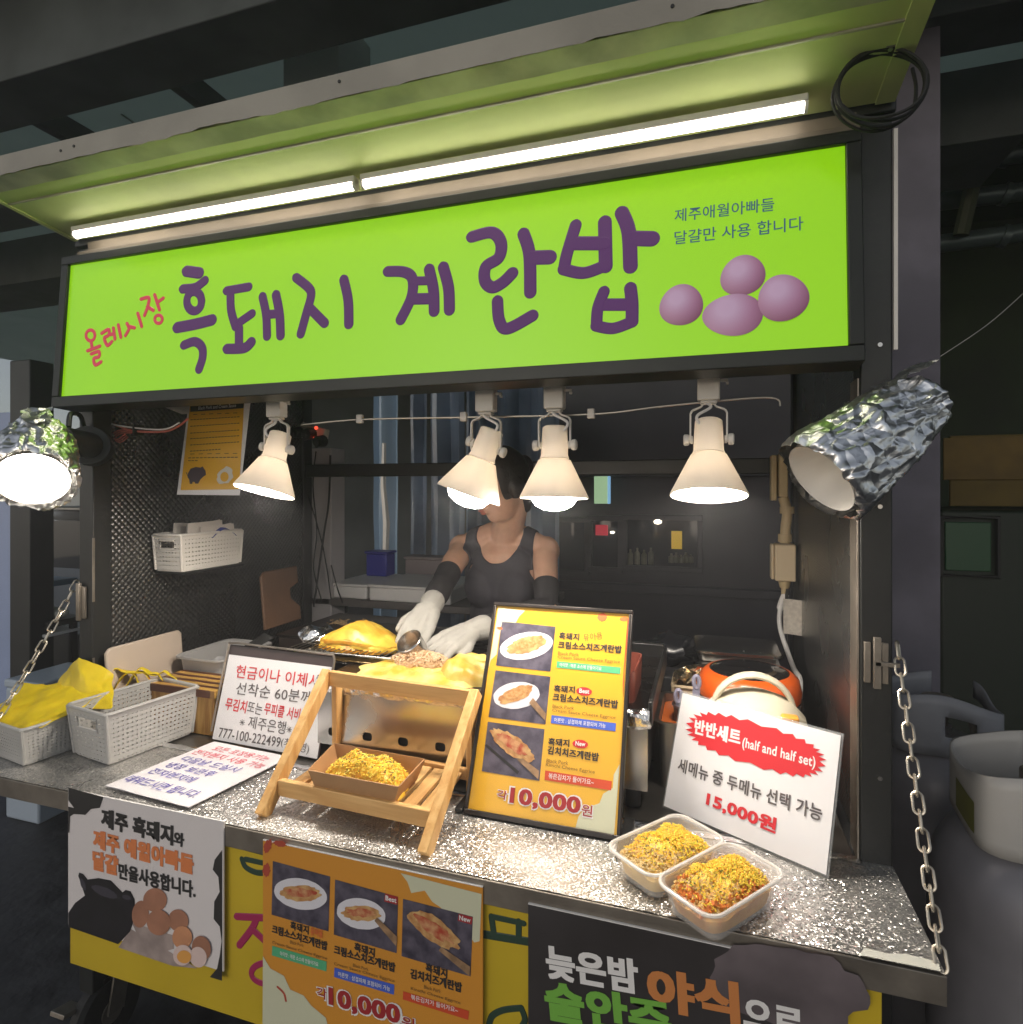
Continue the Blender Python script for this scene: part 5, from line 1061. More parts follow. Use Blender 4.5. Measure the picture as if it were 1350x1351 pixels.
for k, (qd, pl, fd, st) in enumerate(((((208, 155), (490, 185), (463, 420), (178, 388)), (337, 285, 140, 70, -.18), (340, 280, 108, 40, -.26), None), (((175, 413), (463, 447), (437, 697), (138, 658)), (285, 545, 122, 70, -.12), (282, 540, 95, 36, -.38), ((372, 558), (440, 640), (436, 678), (352, 585))), (((135, 683), (432, 722), (405, 993), (103, 942)), None, (262, 805, 132, 48, .62), ((318, 875), (404, 940), (400, 985), (288, 880))))):
    ph = MB(); Q(ph, mf, cA, qd, .0006); po = flatbuild(ph, 'dish_picture', slate_print, MN)
    if pl:
        b = MB(); E_(b, mf, cA, pl[:2], pl[2], pl[3], pl[4], .0010, .012, 40, k); flatbuild(b, 'plate', plate_print, po)
    b = MB(); E_(b, mf, cA, fd[:2], fd[2], fd[3], fd[4], .0015, .09, 40, k + 3); flatbuild(b, 'dish', food_print, po)
    b = MB(); E_(b, mf, cA, (fd[0] + 2, fd[1] - 4), fd[2] * .72, fd[3] * .55, fd[4], .0019, .2, 30, k + 8); flatbuild(b, 'dish_topping', food_red_print if k == 2 else mat('crumb_print', (.62, .38, .16), .5, 0, 0, 140, col2=(.48, .20, .05)), po)
    if st: b = MB(); Q(b, mf, cA, st, .0020); flatbuild(b, 'spoon', brown_print, po)
    if k == 2: b = MB(); Q(b, mf, cA, ((118, 808), (130, 800), (300, 945), (290, 958)), .0010); flatbuild(b, 'slate_tray', ink, po)
b = MB()
T(b, mf, '흑돼지', (507, 250), (612, 258), 38, cA, bold=.035); T(b, mf, '크림소스치즈계란밥', (502, 298), (836, 325), 40, cA, bold=.04)
T(b, mf, '흑돼지', (480, 527), (590, 535), 38, cA, bold=.035); T(b, mf, '크림소스치즈계란밥', (474, 572), (816, 614), 42, cA, bold=.04)
T(b, mf, '흑돼지', (451, 806), (561, 816), 40, cA, bold=.035); T(b, mf, '김치치즈계란밥', (446, 852), (715, 892), 44, cA, bold=.04)
flatbuild(b, 'black_lettering', ink, MN)
b = MB()
for a_, l_, y1, y2, h1, h2, x1 in (((502, 333), 'Cream Sauce Cheese Eggrice', 340, 0, 18, 22, 0),): pass
T(b, mf, 'Black Pork', (502, 332), (612, 340), 18, cA, .0012, .004); T(b, mf, 'Cream Sauce Cheese Eggrice', (500, 355), (828, 382), 21, cA, .0012, .004)
T(b, mf, 'Black Pork', (474, 610), (586, 620), 18, cA, .0012, .004); T(b, mf, 'Cream Sauce Cheese Eggrice', (472, 634), (804, 674), 21, cA, .0012, .004)
T(b, mf, 'Black Pork', (442, 896), (556, 910), 20, cA, .0012, .004); T(b, mf, 'Kimchi Cheese Eggrice', (438, 920), (695, 960), 22, cA, .0012, .004)
T(b, mf, '유아용', (638, 262), (738, 250), 40, cA, .0012)
flatbuild(b, 'brown_lettering', ink_brown, MN)
for nm, qd, mm_, tx in (('green_bar', ((497, 365), (832, 398), (828, 433), (494, 399)), bar_green, ('아이맛 : 매운 소스에 안들어가요', (510, 393), (730, 415), 20)), ('blue_bar', ((469, 648), (807, 691), (803, 733), (465, 690)), bar_blue, ('어른맛 : 삼겹파채 포함되어 가능', (482, 684), (752, 717), 24)), ('red_bar', ((436, 938), (785, 995), (781, 1043), (432, 988)), bar_red, ('볶은김치가 들어가요~', (452, 980), (690, 1016), 30))):
    b = MB(); Q(b, mf, cA, qd, .0008); bo = flatbuild(b, nm, mm_, MN); b = MB(); T(b, mf, tx[0], tx[1], tx[2], tx[3], cA, .0013, .01); flatbuild(b, 'white_lettering', ink_white, bo)
for (x, y, tx) in ((640, 524, 'Best'), (620, 800, 'New')):
    b = MB(); E_(b, mf, cA, (x, y), 41, 22, .12, .0009, .05, 24, 3); bo = flatbuild(b, 'badge', ink_red, MN); b = MB(); T(b, mf, tx, (x - 26, y + 8), (x + 26, y + 13), 24, cA, .0014, .03); flatbuild(b, 'badge_lettering', ink_white, bo)
b = MB(); T(b, mf, '10,000', (243, 1124), (620, 1184), 106, cA, .0010, .085); T(b, mf, '각', (178, 1087), (236, 1100), 54, cA, .0010, .05); T(b, mf, '원', (620, 1180), (684, 1192), 70, cA, .0010, .05); flatbuild(b, 'price_outline', ink_white, MN)
b = MB(); T(b, mf, '10,000', (248, 1120), (616, 1178), 96, cA, .0014, .05); T(b, mf, '각', (182, 1083), (232, 1094), 46, cA, .0014, .012); T(b, mf, '원', (624, 1174), (680, 1185), 62, cA, .0014, .012); flatbuild(b, 'price_lettering', ink_dred, MN)

HS = thing('price_card', 'white acrylic price card with a red starburst, half and half set 15,000', 'price card', (0.05, 1.2, .9))
hf = board(-.09, 1.276, ZC, -.491, .328); hw, hh_ = .318, .233; cF = (860, 890, 4.826)
b = MB(); b.obox(hf, .004, hw - .004, .004, hh_ - .004, -.0016, -.0004); b.build('card', paper_coat, HS, smooth=False)
acr = mat('clear_acrylic', (.9, .92, .92), .06, alpha=.16, coat=.5)
b = MB(); b.obox(hf, 0, hw, 0, hh_, -.0045, -.002); b.build('acrylic_back', acr, HS, bevel=.001)
b = MB(); p = [hf.pt(.03, .14, -.0046), hf.pt(hw - .03, .14, -.0046)]; q = [p[0] + V((.055, .115, 0)), p[1] + V((.055, .115, 0))]; q = [V((t_.x, t_.y, ZC + .001)) for t_ in q]; b.prism([p[0], p[1], q[1], q[0]], hf.n * -.002); b.build('acrylic_prop', acr, HS)
b = MB(); pts = []; N = 60
for k in range(N):
    t_ = 2 * pi * k / N; e = 1.0 if k % 2 == 0 else (.94 if abs(cos(t_)) < .8 else .90); cs_ = cos(t_); x = 466 * (abs(cs_) ** .7) * (1 if cs_ >= 0 else -1) * e; y = 140 * (abs(sin(t_)) ** .8) * (1 if sin(t_) >= 0 else -1) * (1 if k % 2 == 0 else .86); ro = .30
    pts.append((664 + x * cos(ro) - y * sin(ro), 444 + x * sin(ro) + y * cos(ro)))
Q(b, hf, cF, pts, .0006); flatbuild(b, 'starburst', ink_red, HS)
b = MB(); T(b, hf, '반반세트', (270, 374), (562, 452), 100, cF, bold=.043); T(b, hf, '(half and half set)', (574, 476), (1040, 610), 86, cF, bold=.02); flatbuild(b, 'white_lettering', ink_white, HS)
b = MB(); T(b, hf, '세메뉴 중 두메뉴 선택 가능', (163, 612), (1082, 938), 98, cF, bold=.022); flatbuild(b, 'grey_lettering', ink_grey, HS)
b = MB(); T(b, hf, '15,000원', (345, 835), (785, 1018), 104, cF, bold=.045); flatbuild(b, 'red_lettering', ink_red, HS)

CS = thing('clipboard_sign', 'white sheet of red and black writing on a dark clipboard behind the wooden rack', 'notice', (-1.06, 1.26, .9))
cf = board(-1.222, 1.261, ZC, -.049, .265); cw, ch = .33, .214; cG = (270, 850, 7.5)
b = MB(); b.obox(cf, -.004, cw + .004, 0, ch + .026, -.006, -.0012); b.build('board', mat('clipboard_brown', (.045, .03, .03), .4), CS, bevel=.002)
b = MB(); b.tube(smooth_path([tuple(cf.pt(*q, .002)) for q in ((-.006, .02), (-.005, .22), (.005, ch + .03), (.1, ch + .031), (.30, ch + .030), (cw + .004, ch + .024), (cw + .006, .19))]), .003, 6); b.build('wire_edge', worn_metal, CS)
b = MB(); b.obox(cf, 0, cw, .002, ch, -.001, 0); b.build('sheet', paper_coat, CS, smooth=False)
b = MB(); T(b, cf, '현금이나 이체시', (303, 325), (1122, 432), 130, cG, bold=.006); T(b, cf, '무김치', (198, 642), (405, 682), 122, cG, bold=.018); T(b, cf, '무피클 서비스', (583, 690), (1010, 770), 122, cG, bold=.012); flatbuild(b, 'red_lettering', ink_red, CS)
b = MB(); T(b, cf, '선착순 60분께', (305, 490), (1052, 592), 126, cG, bold=.004); T(b, cf, '또는', (418, 665), (560, 700), 108, cG, bold=.004); T(b, cf, '제주은행', (425, 825), (792, 890), 125, cG, bold=.004)
T(b, cf, '777-100-222499', (135, 915), (745, 1018), 98, cG, bold=.004); T(b, cf, '(최', (752, 1015), (845, 1032), 100, cG); T(b, cf, '영)', (935, 1075), (1025, 1092), 110, cG)
for x, y in ((375, 770), (838, 840)):
    for k in range(4): a_ = k * pi / 4; stroke(b, cf, cG, ((x - 26 * cos(a_), y - 30 * sin(a_)), (x + 26 * cos(a_), y + 30 * sin(a_))), 5, .001 + .0001 * k, .0002)
flatbuild(b, 'black_lettering', ink_grey, CS)

PS = thing('paper_notice', 'white paper with pink and blue writing lying flat on the glittering counter', 'notice', (-1.1, 1.1, .9))
pd, pc, pa = V((-1.244, .985, .9065)), V((-.999, .970, .9065)), V((-1.198, 1.243, .9065))
pf = Fr(pd, pc - pd, pa - pd); pw = (pc - pd).length; pl_ = (pa - pd).length; pex = (pc - pd) / pw; pey = (pa - pd) / pl_
pf.ez = pey
b = MB(); b.grid(lambda u, v: pd + pex * pw * u + pey * pl_ * v + V((0, 0, .0012 * noise.noise(V((u * 3, v * 3, 0))) + .0008)), 12, 12); b.grid(lambda u, v: pd + pex * pw * u + pey * pl_ * v + V((0, 0, -.0008)), 1, 1); b.build('sheet', mat('thin_paper', (.82, .79, .80), .55), PS, angle=60)
class Sk:   # writing slanted the way the sheet lies
    def pt(s, u, v, w=0): return pd + pex * pw * u + pey * pl_ * v + V((0, 0, w))
sk = Sk()
def TP(b, body, u0, u1, v, h):
    vs, fs = glyphs(body, .004); b.add([sk.pt(u0 + (u1 - u0) * x, v + h * y, .0026) for x, y in vs], fs)
b = MB(); TP(b, '모든 포장용기는', .16, .86, .83, .095); TP(b, '전자렌지 사용 가능', .06, .95, .70, .10); flatbuild(b, 'pink_lettering', ink_pink, PS)
b = MB(); TP(b, '다음날 드실시', .10, .80, .56, .10); TP(b, '냉장 보관후', .10, .68, .42, .10); TP(b, '전자렌지에', .08, .62, .28, .10); TP(b, '데워드시면 됩니다.', .04, .90, .10, .115); flatbuild(b, 'blue_lettering', ink_blue, PS)

# ------------------------------------------------------------------ wooden rack, tray, sample dish
WR = thing('wooden_rack', 'small pine folding display rack with a slatted shelf', 'display rack', (-.65, 1.1, .9))
yw = radians(-3); dX = V((cos(yw), sin(yw), 0)); dY = V((-sin(yw), cos(yw), 0))
f0 = V((-.842, .996, ZC)); f1 = V((-.478, .978, ZC)); t0 = V((-.832, 1.205, 1.13)); t1 = V((-.466, 1.200, 1.122))
for a_, c_ in ((f0, t0), (f1, t1)): b = MB(); b.bar(a_, c_, .020, .030, dX); b.build('leg', pine_v, WR, bevel=.002)
for a_, c_ in ((V((-.835, 1.245, ZC)), t0 + dX * .016 + V((0, .010, -.004))), (V((-.486, 1.222, ZC)), t1 - dX * .016 + V((0, .010, -.004)))): b = MB(); b.bar(a_, c_, .014, .024, dX); b.build('leg', pine_v, WR, bevel=.002)
b = MB(); b.bar(t0 + dX * .009 + V((0, -.006, -.012)), t1 - dX * .009 + V((0, -.006, -.012)), .034, .013); b.build('top_rail', pine, WR, bevel=.002)
zs = .944; s0 = f0.lerp(t0, .19); s1 = f1.lerp(t1, .19)
b = MB(); b.bar(V((s0.x, s0.y, zs)) + dX * .009, V((s1.x, s1.y, zs)) - dX * .009, .032, .013); b.build('front_rail', pine, WR, bevel=.002)
b = MB(); b.bar(V((-.832, 1.232, zs - .004)), V((-.49, 1.212, zs - .004)), .024, .012); b.build('back_rail', pine, WR, bevel=.002)
for k in range(9):
    q = (k + .5) / 9; p0 = V((s0.x, s0.y, zs)).lerp(V((s1.x, s1.y, zs)), .04 + .92 * q) + V((0, .008, -.004)); p1 = V((-.832, 1.232, zs - .004)).lerp(V((-.49, 1.212, zs - .004)), .02 + .96 * q) + V((0, -.008, 0))
    b = MB(); b.bar(p0, p1, .009, .029); b.build('slat', pine_y, WR, bevel=.001)
TR_ = thing('paper_tray', 'brown kraft paper tray standing on the slats of the wooden rack', 'tray', (-.70, 1.12, .95))
zb_ = zs + .0035; kraft = mat('kraft_card', (.42, .23, .10), .65, 0, .12, 14)
tq = [at(407, 1015, Z=zb_ + .045), at(527, 1037, Z=zb_ + .045), at(561, 1001, Z=zb_ + .045), at(441, 980, Z=zb_ + .045)]
cq = sum(tq, V((0, 0, 0))) / 4; bq = [cq + (p - cq) * .84 - V((0, 0, .0445)) for p in tq]
b = MB(); b.v += bq; b.f.append((0, 1, 2, 3)); b.m.append(0)
for k in range(4): b.add([bq[k], bq[(k + 1) % 4], tq[(k + 1) % 4], tq[k]], [(0, 1, 2, 3)])
o = b.build('card', kraft, TR_, smooth=False); so = o.modifiers.new('s', 'SOLIDIFY'); so.thickness = .002; so.offset = 1
DS = thing('sample_dish', 'egg rice sample topped with shredded yellow cheese, in the brown paper tray', 'food', tuple(cq))
ax_ = (tq[1] - tq[0]).normalized(); ay_ = (tq[3] - tq[0]).normalized(); Lx = (tq[1] - tq[0]).length * .46; Ly = (tq[3] - tq[0]).length * .40
ch_m = mat('cheese_yellow', (.93, .66, .08), .42, 0, .08, 40, sss=.5); cz0 = cq.z - .040
def mound(u, v):
    a_ = u * 2 * pi; r = v; k = (abs(cos(a_)) ** 5 + abs(sin(a_)) ** 5) ** -.2 * (1 + .06 * noise.noise(V((cos(a_) * 4, sin(a_) * 4, 2))))
    p = V((cq.x, cq.y, cz0)) + ax_ * Lx * r * k * cos(a_) + ay_ * Ly * r * k * sin(a_)
    return p + V((0, 0, .018 * (1 - r ** 6) + .032 * (1 - r ** 2.2) + .012 * noise.noise(p * 38) * (1 - r ** 4)))
b = MB(); b.grid(mound, 48, 14); b.build('egg_roll', mat('egg_roll', (.86, .56, .04), .45, 0, 0, 50, col2=(.80, .45, .04), bump=.5, sss=.4), DS)
b = MB(); grains(b, lambda q: mound(q.random(), sqrt(q.random()) * .97) + V((0, 0, .003)), 1300, .009, .0013, 21, .3, .25); b.build('shredded_cheese', ch_m, DS)
b = MB(); grains(b, lambda q: mound(q.random(), sqrt(q.random()) * .8) + V((0, 0, .005)), 200, .004, .0011, 22); b.build('herb_crumbs', mat('herb_crumb', (.30, .24, .05), .6, 0, .6, 80), DS)

# ------------------------------------------------------------------ takeaway box with two meals
LB = thing('takeaway_box', 'clear two compartment takeaway box in front of the half and half price card', 'takeaway box', (-.02, 1.0, .9))
clr = mat('frosted_plastic', (.92, .89, .84), .2, alpha=.22, coat=.5)
rimp = mat('frosted_rim', (.92, .89, .84), .25, alpha=.55, coat=.4)
k0, k1, k2, k3 = at(811, 1118, Z=.945), at(940, 1222, Z=.945), at(1040, 1152, Z=.945), at(882, 1073, Z=.945)
ux = ((k2 - k3) + (k1 - k0)).normalized(); uy = V((-ux.y, ux.x, 0)); cx_ = (k0 + k1 + k2 + k3) / 4; Wd = ((k2 - k3).length + (k1 - k0).length) / 2; Dp = ((k3 - k0).dot(uy) + (k2 - k1).dot(uy)) / 2
hx = Wd / 2 - .004; meals = []
for s_ in (-1, 1):
    c_ = V((cx_.x, cx_.y, 0)) + ux * s_ * Wd / 4; b = MB()
    loft(b, [ringpts(c_, ux, uy, hx * .84, Dp * .84, ZC + .001, .018), ringpts(c_, ux, uy, hx * .98, Dp * .98, ZC + .043, .024), ringpts(c_, ux, uy, hx + .006, Dp + .012, ZC + .0445, .026), ringpts(c_, ux, uy, hx + .006, Dp + .012, ZC + .0465, .026), ringpts(c_, ux, uy, hx * .96, Dp * .96, ZC + .0455, .022), ringpts(c_, ux, uy, hx * .82, Dp * .82, ZC + .003, .016)], True, True)
    b.build('compartment', clr, LB); meals.append(c_)
    b = MB(); b.tube(ringpts(c_, ux, uy, hx + .003, Dp + .009, ZC + .0465, .025), .0028, 8, closed=True); b.build('rim', rimp, LB)
for s_, c_, lab, base, c2 in ((0, meals[0], 'yellow cheese and pork rice meal in the left half of the takeaway box', (.84, .58, .16), (.74, .46, .10)), (1, meals[1], 'reddish kimchi rice meal with cheese in the right half of the takeaway box', (.80, .44, .08), (.70, .28, .03))):
    ML = thing('rice_meal', lab, 'food', (c_.x, c_.y, ZC + .004), 'meals in the takeaway box')
    def ml(u, v, c_=c_, s_=s_):
        a_ = u * 2 * pi; k = (abs(cos(a_)) ** 5 + abs(sin(a_)) ** 5) ** -.2
        p = V((c_.x, c_.y, ZC + .005)) + ux * hx * .445 * v * k * cos(a_) + uy * Dp * .445 * v * k * sin(a_)
        return p + V((0, 0, 0.024 + .020 * (1 - v ** 2.2) + .009 * noise.noise(p * 38 + V((s_, 0, 0)))))
    b = MB(); b.grid(ml, 44, 14); b.grid(lambda u, v: (lambda q: V((c_.x + (q.x - c_.x) * (1 - .09 * v), c_.y + (q.y - c_.y) * (1 - .09 * v), ZC + .006 + (q.z - ZC - .006) * (1 - v))))(ml(u, 1)), 44, 3); b.build('rice', mat('meal_rice%d' % s_, base, .45, 0, 0, 55, col2=c2, bump=.4, bscale=90), ML)
    b = MB(); grains(b, lambda q: ml(q.random(), sqrt(q.random()) * .98) + V((0, 0, .002)), 1000, .005, .0021, 31 + s_, .3, .6); b.build('pork_crumbs', mat('meal_crumb%d' % s_, (.82, .64, .32) if s_ == 0 else (.78, .52, .20), .5, 0, 0, 70, col2=(.66, .46, .18)), ML)
    b = MB(); b.grid(lambda u, v: (lambda vv: ml(u, vv) + V((0, 0, .0045 + .003 * noise.noise(V((u * 40, vv * 14, s_))) - .006 * v ** 4)))(v * (.66 + .22 * noise.noise(V((cos(u * 6.283) * 2.5, sin(u * 6.283) * 2.5, 3 + s_))) + .10 * noise.noise(V((cos(u * 6.283) * 9, sin(u * 6.283) * 9, s_))))), 72, 16); b.build('cheese_layer', mat('cheese_layer', (.92, .68, .10), .5, 0, 0, 60, col2=(.88, .56, .06), bump=.6, bscale=160, sss=.5), ML)
    b = MB(); grains(b, lambda q: (lambda u, v: ml(u, v) + V((0, 0, .006 + .003 * q.random())))((q.random() * .6 + .0) if q.random() < .7 else q.random(), sqrt(q.random()) * .9), 1100, .0045, .0014, 41 + s_, .3, .4); b.build('shredded_cheese', ch_m, ML)
    b = MB(); grains(b, lambda q: ml(q.random(), sqrt(q.random()) * .7) + V((0, 0, .006)), 70, .0035, .0011, 51 + s_); b.build('herb_flakes', mat('herb_flake', (.16, .19, .05), .6), ML)
    if s_: b = MB(); grains(b, lambda q: ml(q.uniform(.6, 1.1) % 1, .72 + .24 * q.random()) + V((0, 0, .003)), 60, .011, .0035, 61); b.build('kimchi', mat('kimchi', (.66, .20, .04), .35), ML)

# ------------------------------------------------------------------ posters on the apron
YP = .9478
def poster(name, label, TLp, TRp, bot, m):
    a_ = at(*TLp, Y=YP); c_ = at(*TRp, Y=YP); zt_ = (a_.z + c_.z) / 2
    P_ = thing(name, label, 'poster', (a_.x, YP, bot)); f_ = Fr((a_.x, YP, bot), (1, 0, 0), (0, 0, 1))
    b = MB(); b.obox(f_, 0, c_.x - a_.x, 0, zt_ - bot, -.0032, 0); b.build('sheet', m, P_, smooth=False)
    b = MB(); b.obox(f_, 0, c_.x - a_.x, zt_ - bot + .0002, zt_ - bot + .0018, -.0034, .0003); b.build('top_edge', white_plastic, P_)
    return P_, f_, c_.x - a_.x, zt_ - bot
PW, wf, ww_, wh_ = poster('pig_egg_poster', 'white poster with a black pig and brown eggs on the left of the yellow apron', (90, 1041), (295, 1086), .618, mat('poster_white', (.74, .69, .68), .45))
b = MB(); Q(b, wf, cB, ((278, 118), (420, 156), (405, 200), (370, 205), (345, 230), (300, 200), (278, 170)), .0006); Q(b, wf, cB, ((278, 195), (320, 205), (350, 200), (345, 228), (300, 225), (285, 235), (282, 300), (278, 300)), .0009)
Q(b, wf, cB, ((900, 370), (870, 410), (862, 450), (885, 480), (890, 540), (868, 580), (866, 650), (890, 680), (898, 740), (890, 800), (880, 850), (850, 885), (900, 900)), .0006); flatbuild(b, 'ink_blotch', ink, PW)
b = MB(); T(b, wf, '제주 흑돼지', (412, 276), (700, 352), 78, cB, bold=.055); T(b, wf, '와', (704, 348), (745, 360), 55, cB, bold=.05); T(b, wf, '만을사용합니다.', (482, 486), (792, 566), 66, cB, bold=.045); flatbuild(b, 'black_lettering', ink, PW)
b = MB(); T(b, wf, '제주 애월아빠들', (380, 360), (783, 470), 76, cB, bold=.065); T(b, wf, '달걀', (378, 448), (478, 474), 76, cB, bold=.065); flatbuild(b, 'orange_lettering', ink_orange, PW)
b = MB(); Q(b, wf, cB, ((278, 682), (278, 625), (305, 585), (345, 555), (318, 475), (322, 462), (338, 468), (356, 490), (400, 484), (450, 494), (497, 542), (510, 532), (530, 538), (546, 570), (548, 640), (528, 700), (480, 752)), .0007); flatbuild(b, 'pig_picture', pig_print, PW)
b = MB(); E_(b, wf, cB, (425, 540), 55, 18, .4, .0009, .05); E_(b, wf, cB, (338, 510), 9, 26, -.35, .0009, .05); E_(b, wf, cB, (514, 562), 18, 9, .3, .0009, .05); flatbuild(b, 'pig_fur_shine', mat('pig_shine_print', (.045, .04, .055), .5), PW)
b = MB(); Q(b, wf, cB, ((535, 665), (700, 715), (705, 770), (640, 790), (600, 760), (560, 720)), .0007); Q(b, wf, cB, ((530, 690), (700, 790), (800, 850), (700, 840), (480, 765)), .0006); flatbuild(b, 'egg_tray_picture', mat('egg_tray_print', (.42, .33, .30), .5, 0, .3, 30), PW)
for k, (x, y, rx, ry, ro) in enumerate(((570, 630, 34, 55, .1), (630, 572, 48, 48, .3), (725, 655, 40, 46, -.3), (646, 662, 48, 52, -.2), (742, 722, 40, 46, 0), (820, 765, 38, 50, -.2))):
    b = MB(); E_(b, wf, cB, (x, y), rx, ry, ro, .0010 + .0004 * k); flatbuild(b, 'egg_picture', egg_print if k != 4 else mat('egg_print_light', (.66, .30, .15), .5, 0, .2, 14), PW)
b = MB(); E_(b, wf, cB, (745, 792), 38, 42, .2, .0036); E_(b, wf, cB, (808, 800), 34, 42, -.2, .0034); flatbuild(b, 'boiled_egg_picture', mat('boiled_print', (.72, .55, .50), .5), PW)
b = MB(); E_(b, wf, cB, (752, 798), 29, 26, .2, .0040); flatbuild(b, 'yolk_picture', mat('yolk_print', (.76, .36, .08), .5), PW)

PO, of_, ow_, oh_ = poster('menu_poster', 'orange menu poster with three dish pictures in a row on the apron middle', (347, 1104), (637, 1176), .565, orange_print)
b = MB(); Q(b, of_, cC, ((145, 800), (175, 850), (230, 880), (255, 935), (310, 960), (340, 1000), (400, 1050), (420, 1140), (143, 1140)), .0006); Q(b, of_, cC, ((702, 464), (1030, 549), (1022, 740), (1000, 745), (960, 690), (860, 600), (830, 580), (800, 535), (745, 545), (730, 500)), .0006); flatbuild(b, 'cream_corner', cream_print, PO)
b = MB(); E_(b, of_, cC, (165, 355), 14, 28, .3, .0008, .2); E_(b, of_, cC, (215, 345), 25, 12, .2, .0008, .2); E_(b, of_, cC, (160, 452), 14, 26, 0, .0008, .2); stroke(b, of_, cC, ((205, 925), (230, 950), (238, 980)), 10, .0008, .0003); flatbuild(b, 'tomato_picture', mat('tomato_dark_print', (.42, .06, .03), .5), PO)
for k, (qd, pl, fd, st) in enumerate(((((185, 415), (417, 478), (410, 700), (180, 632)), (298, 548, 108, 62, .2), (300, 545, 80, 32, .05), None), (((437, 490), (692, 560), (686, 788), (432, 713)), (543, 628, 100, 62, .2), (545, 625, 78, 32, .05), ((608, 640), (690, 720), (686, 758), (598, 655))), (((712, 568), (995, 640), (985, 882), (706, 800)), None, (838, 690, 120, 46, .62), ((868, 760), (985, 840), (982, 878), (858, 775))))):
    ph = MB(); Q(ph, of_, cC, qd, .0007); po = flatbuild(ph, 'dish_picture', slate_print, PO)
    if pl: b = MB(); E_(b, of_, cC, pl[:2], pl[2], pl[3], pl[4], .0011, .012, 40, k); flatbuild(b, 'plate', plate_print, po)
    b = MB(); E_(b, of_, cC, fd[:2], fd[2], fd[3], fd[4], .0016, .1, 36, k); flatbuild(b, 'dish', food_print, po)
    b = MB(); E_(b, of_, cC, (fd[0], fd[1] - 3), fd[2] * .72, fd[3] * .55, fd[4], .0020, .2, 30, k); flatbuild(b, 'dish_topping', food_red_print, po)
    if st: b = MB(); Q(b, of_, cC, st, .0021); flatbuild(b, 'spoon', brown_print, po)
b = MB(); T(b, of_, '흑돼지', (256, 690), (330, 712), 34, cC, bold=.04); T(b, of_, '크림소스치즈계란밥', (182, 706), (405, 778), 36, cC, bold=.045); T(b, of_, '흑돼지', (515, 778), (597, 804), 36, cC, bold=.04); T(b, of_, '크림소스치즈계란밥', (433, 790), (680, 866), 38, cC, bold=.045); T(b, of_, '흑돼지', (803, 862), (890, 890), 38, cC, bold=.04); T(b, of_, '김치치즈계란밥', (742, 888), (950, 948), 40, cC, bold=.045); flatbuild(b, 'black_lettering', ink, PO)
b = MB(); T(b, of_, 'Black Pork', (255, 748), (310, 764), 13, cC, .0012, .004); T(b, of_, 'Cream Sauce Cheese Eggrice', (183, 752), (405, 818), 15, cC, .0012, .004); T(b, of_, 'Black Pork', (510, 842), (572, 860), 13, cC, .0012, .004); T(b, of_, 'Cream Sauce Cheese Eggrice', (433, 838), (678, 910), 15, cC, .0012, .004); T(b, of_, 'Black Pork', (797, 930), (865, 950), 14, cC, .0012, .004); T(b, of_, 'Kimchi Cheese Eggrice', (744, 938), (945, 998), 15, cC, .0012, .004); flatbuild(b, 'brown_lettering', ink_brown, PO)
b = MB(); T(b, of_, '유아용', (338, 714), (388, 728), 34, cC, .0012, .03); flatbuild(b, 'orange_lettering', mat('scribble_ink', (.70, .16, .04), .5), PO)
for nm, qd, mm_, tx in (('green_bar', ((183, 758), (403, 822), (402, 862), (181, 797)), bar_green, ('아이맛 : 매운 소스에 안들어가요', (215, 796), (370, 842), 18)), ('blue_bar', ((435, 846), (677, 916), (675, 956), (433, 884)), bar_blue, ('어른맛 : 삼겹파채 포함되어 가능', (450, 880), (660, 942), 20)), ('red_bar', ((713, 942), (979, 1022), (976, 1058), (711, 975)), bar_red, ('볶은김치가 들어가요~', (745, 974), (935, 1030), 22))):
    b = MB(); Q(b, of_, cC, qd, .0008); bo = flatbuild(b, nm, mm_, PO); b = MB(); T(b, of_, tx[0], tx[1], tx[2], tx[3], cC, .0013, .01); flatbuild(b, 'white_lettering', ink_white, bo)
for qd, tx, a_, c_ in ((((640, 546), (692, 560), (690, 592), (636, 578)), 'Best', (642, 572), (686, 584)), (((938, 628), (994, 642), (990, 672), (934, 656)), 'New', (940, 652), (986, 664))):
    b = MB(); Q(b, of_, cC, qd, .0010); bo = flatbuild(b, 'badge', ink_dred, PO); b = MB(); T(b, of_, tx, a_, c_, 20, cC, .0015, .03); flatbuild(b, 'badge_lettering', ink_white, bo)
b = MB(); T(b, of_, '10,000', (410, 1010), (706, 1092), 90, cC, .0009, .09); T(b, of_, '각', (360, 970), (408, 984), 52, cC, .0009, .05); T(b, of_, '원', (702, 1096), (764, 1114), 60, cC, .0009, .05); flatbuild(b, 'price_outline', ink_white, PO)
b = MB(); T(b, of_, '10,000', (414, 1005), (700, 1085), 82, cC, .0013, .055); T(b, of_, '각', (364, 966), (404, 978), 44, cC, .0013, .015); T(b, of_, '원', (707, 1090), (760, 1106), 52, cC, .0013, .015); flatbuild(b, 'price_lettering', ink_dred, PO)

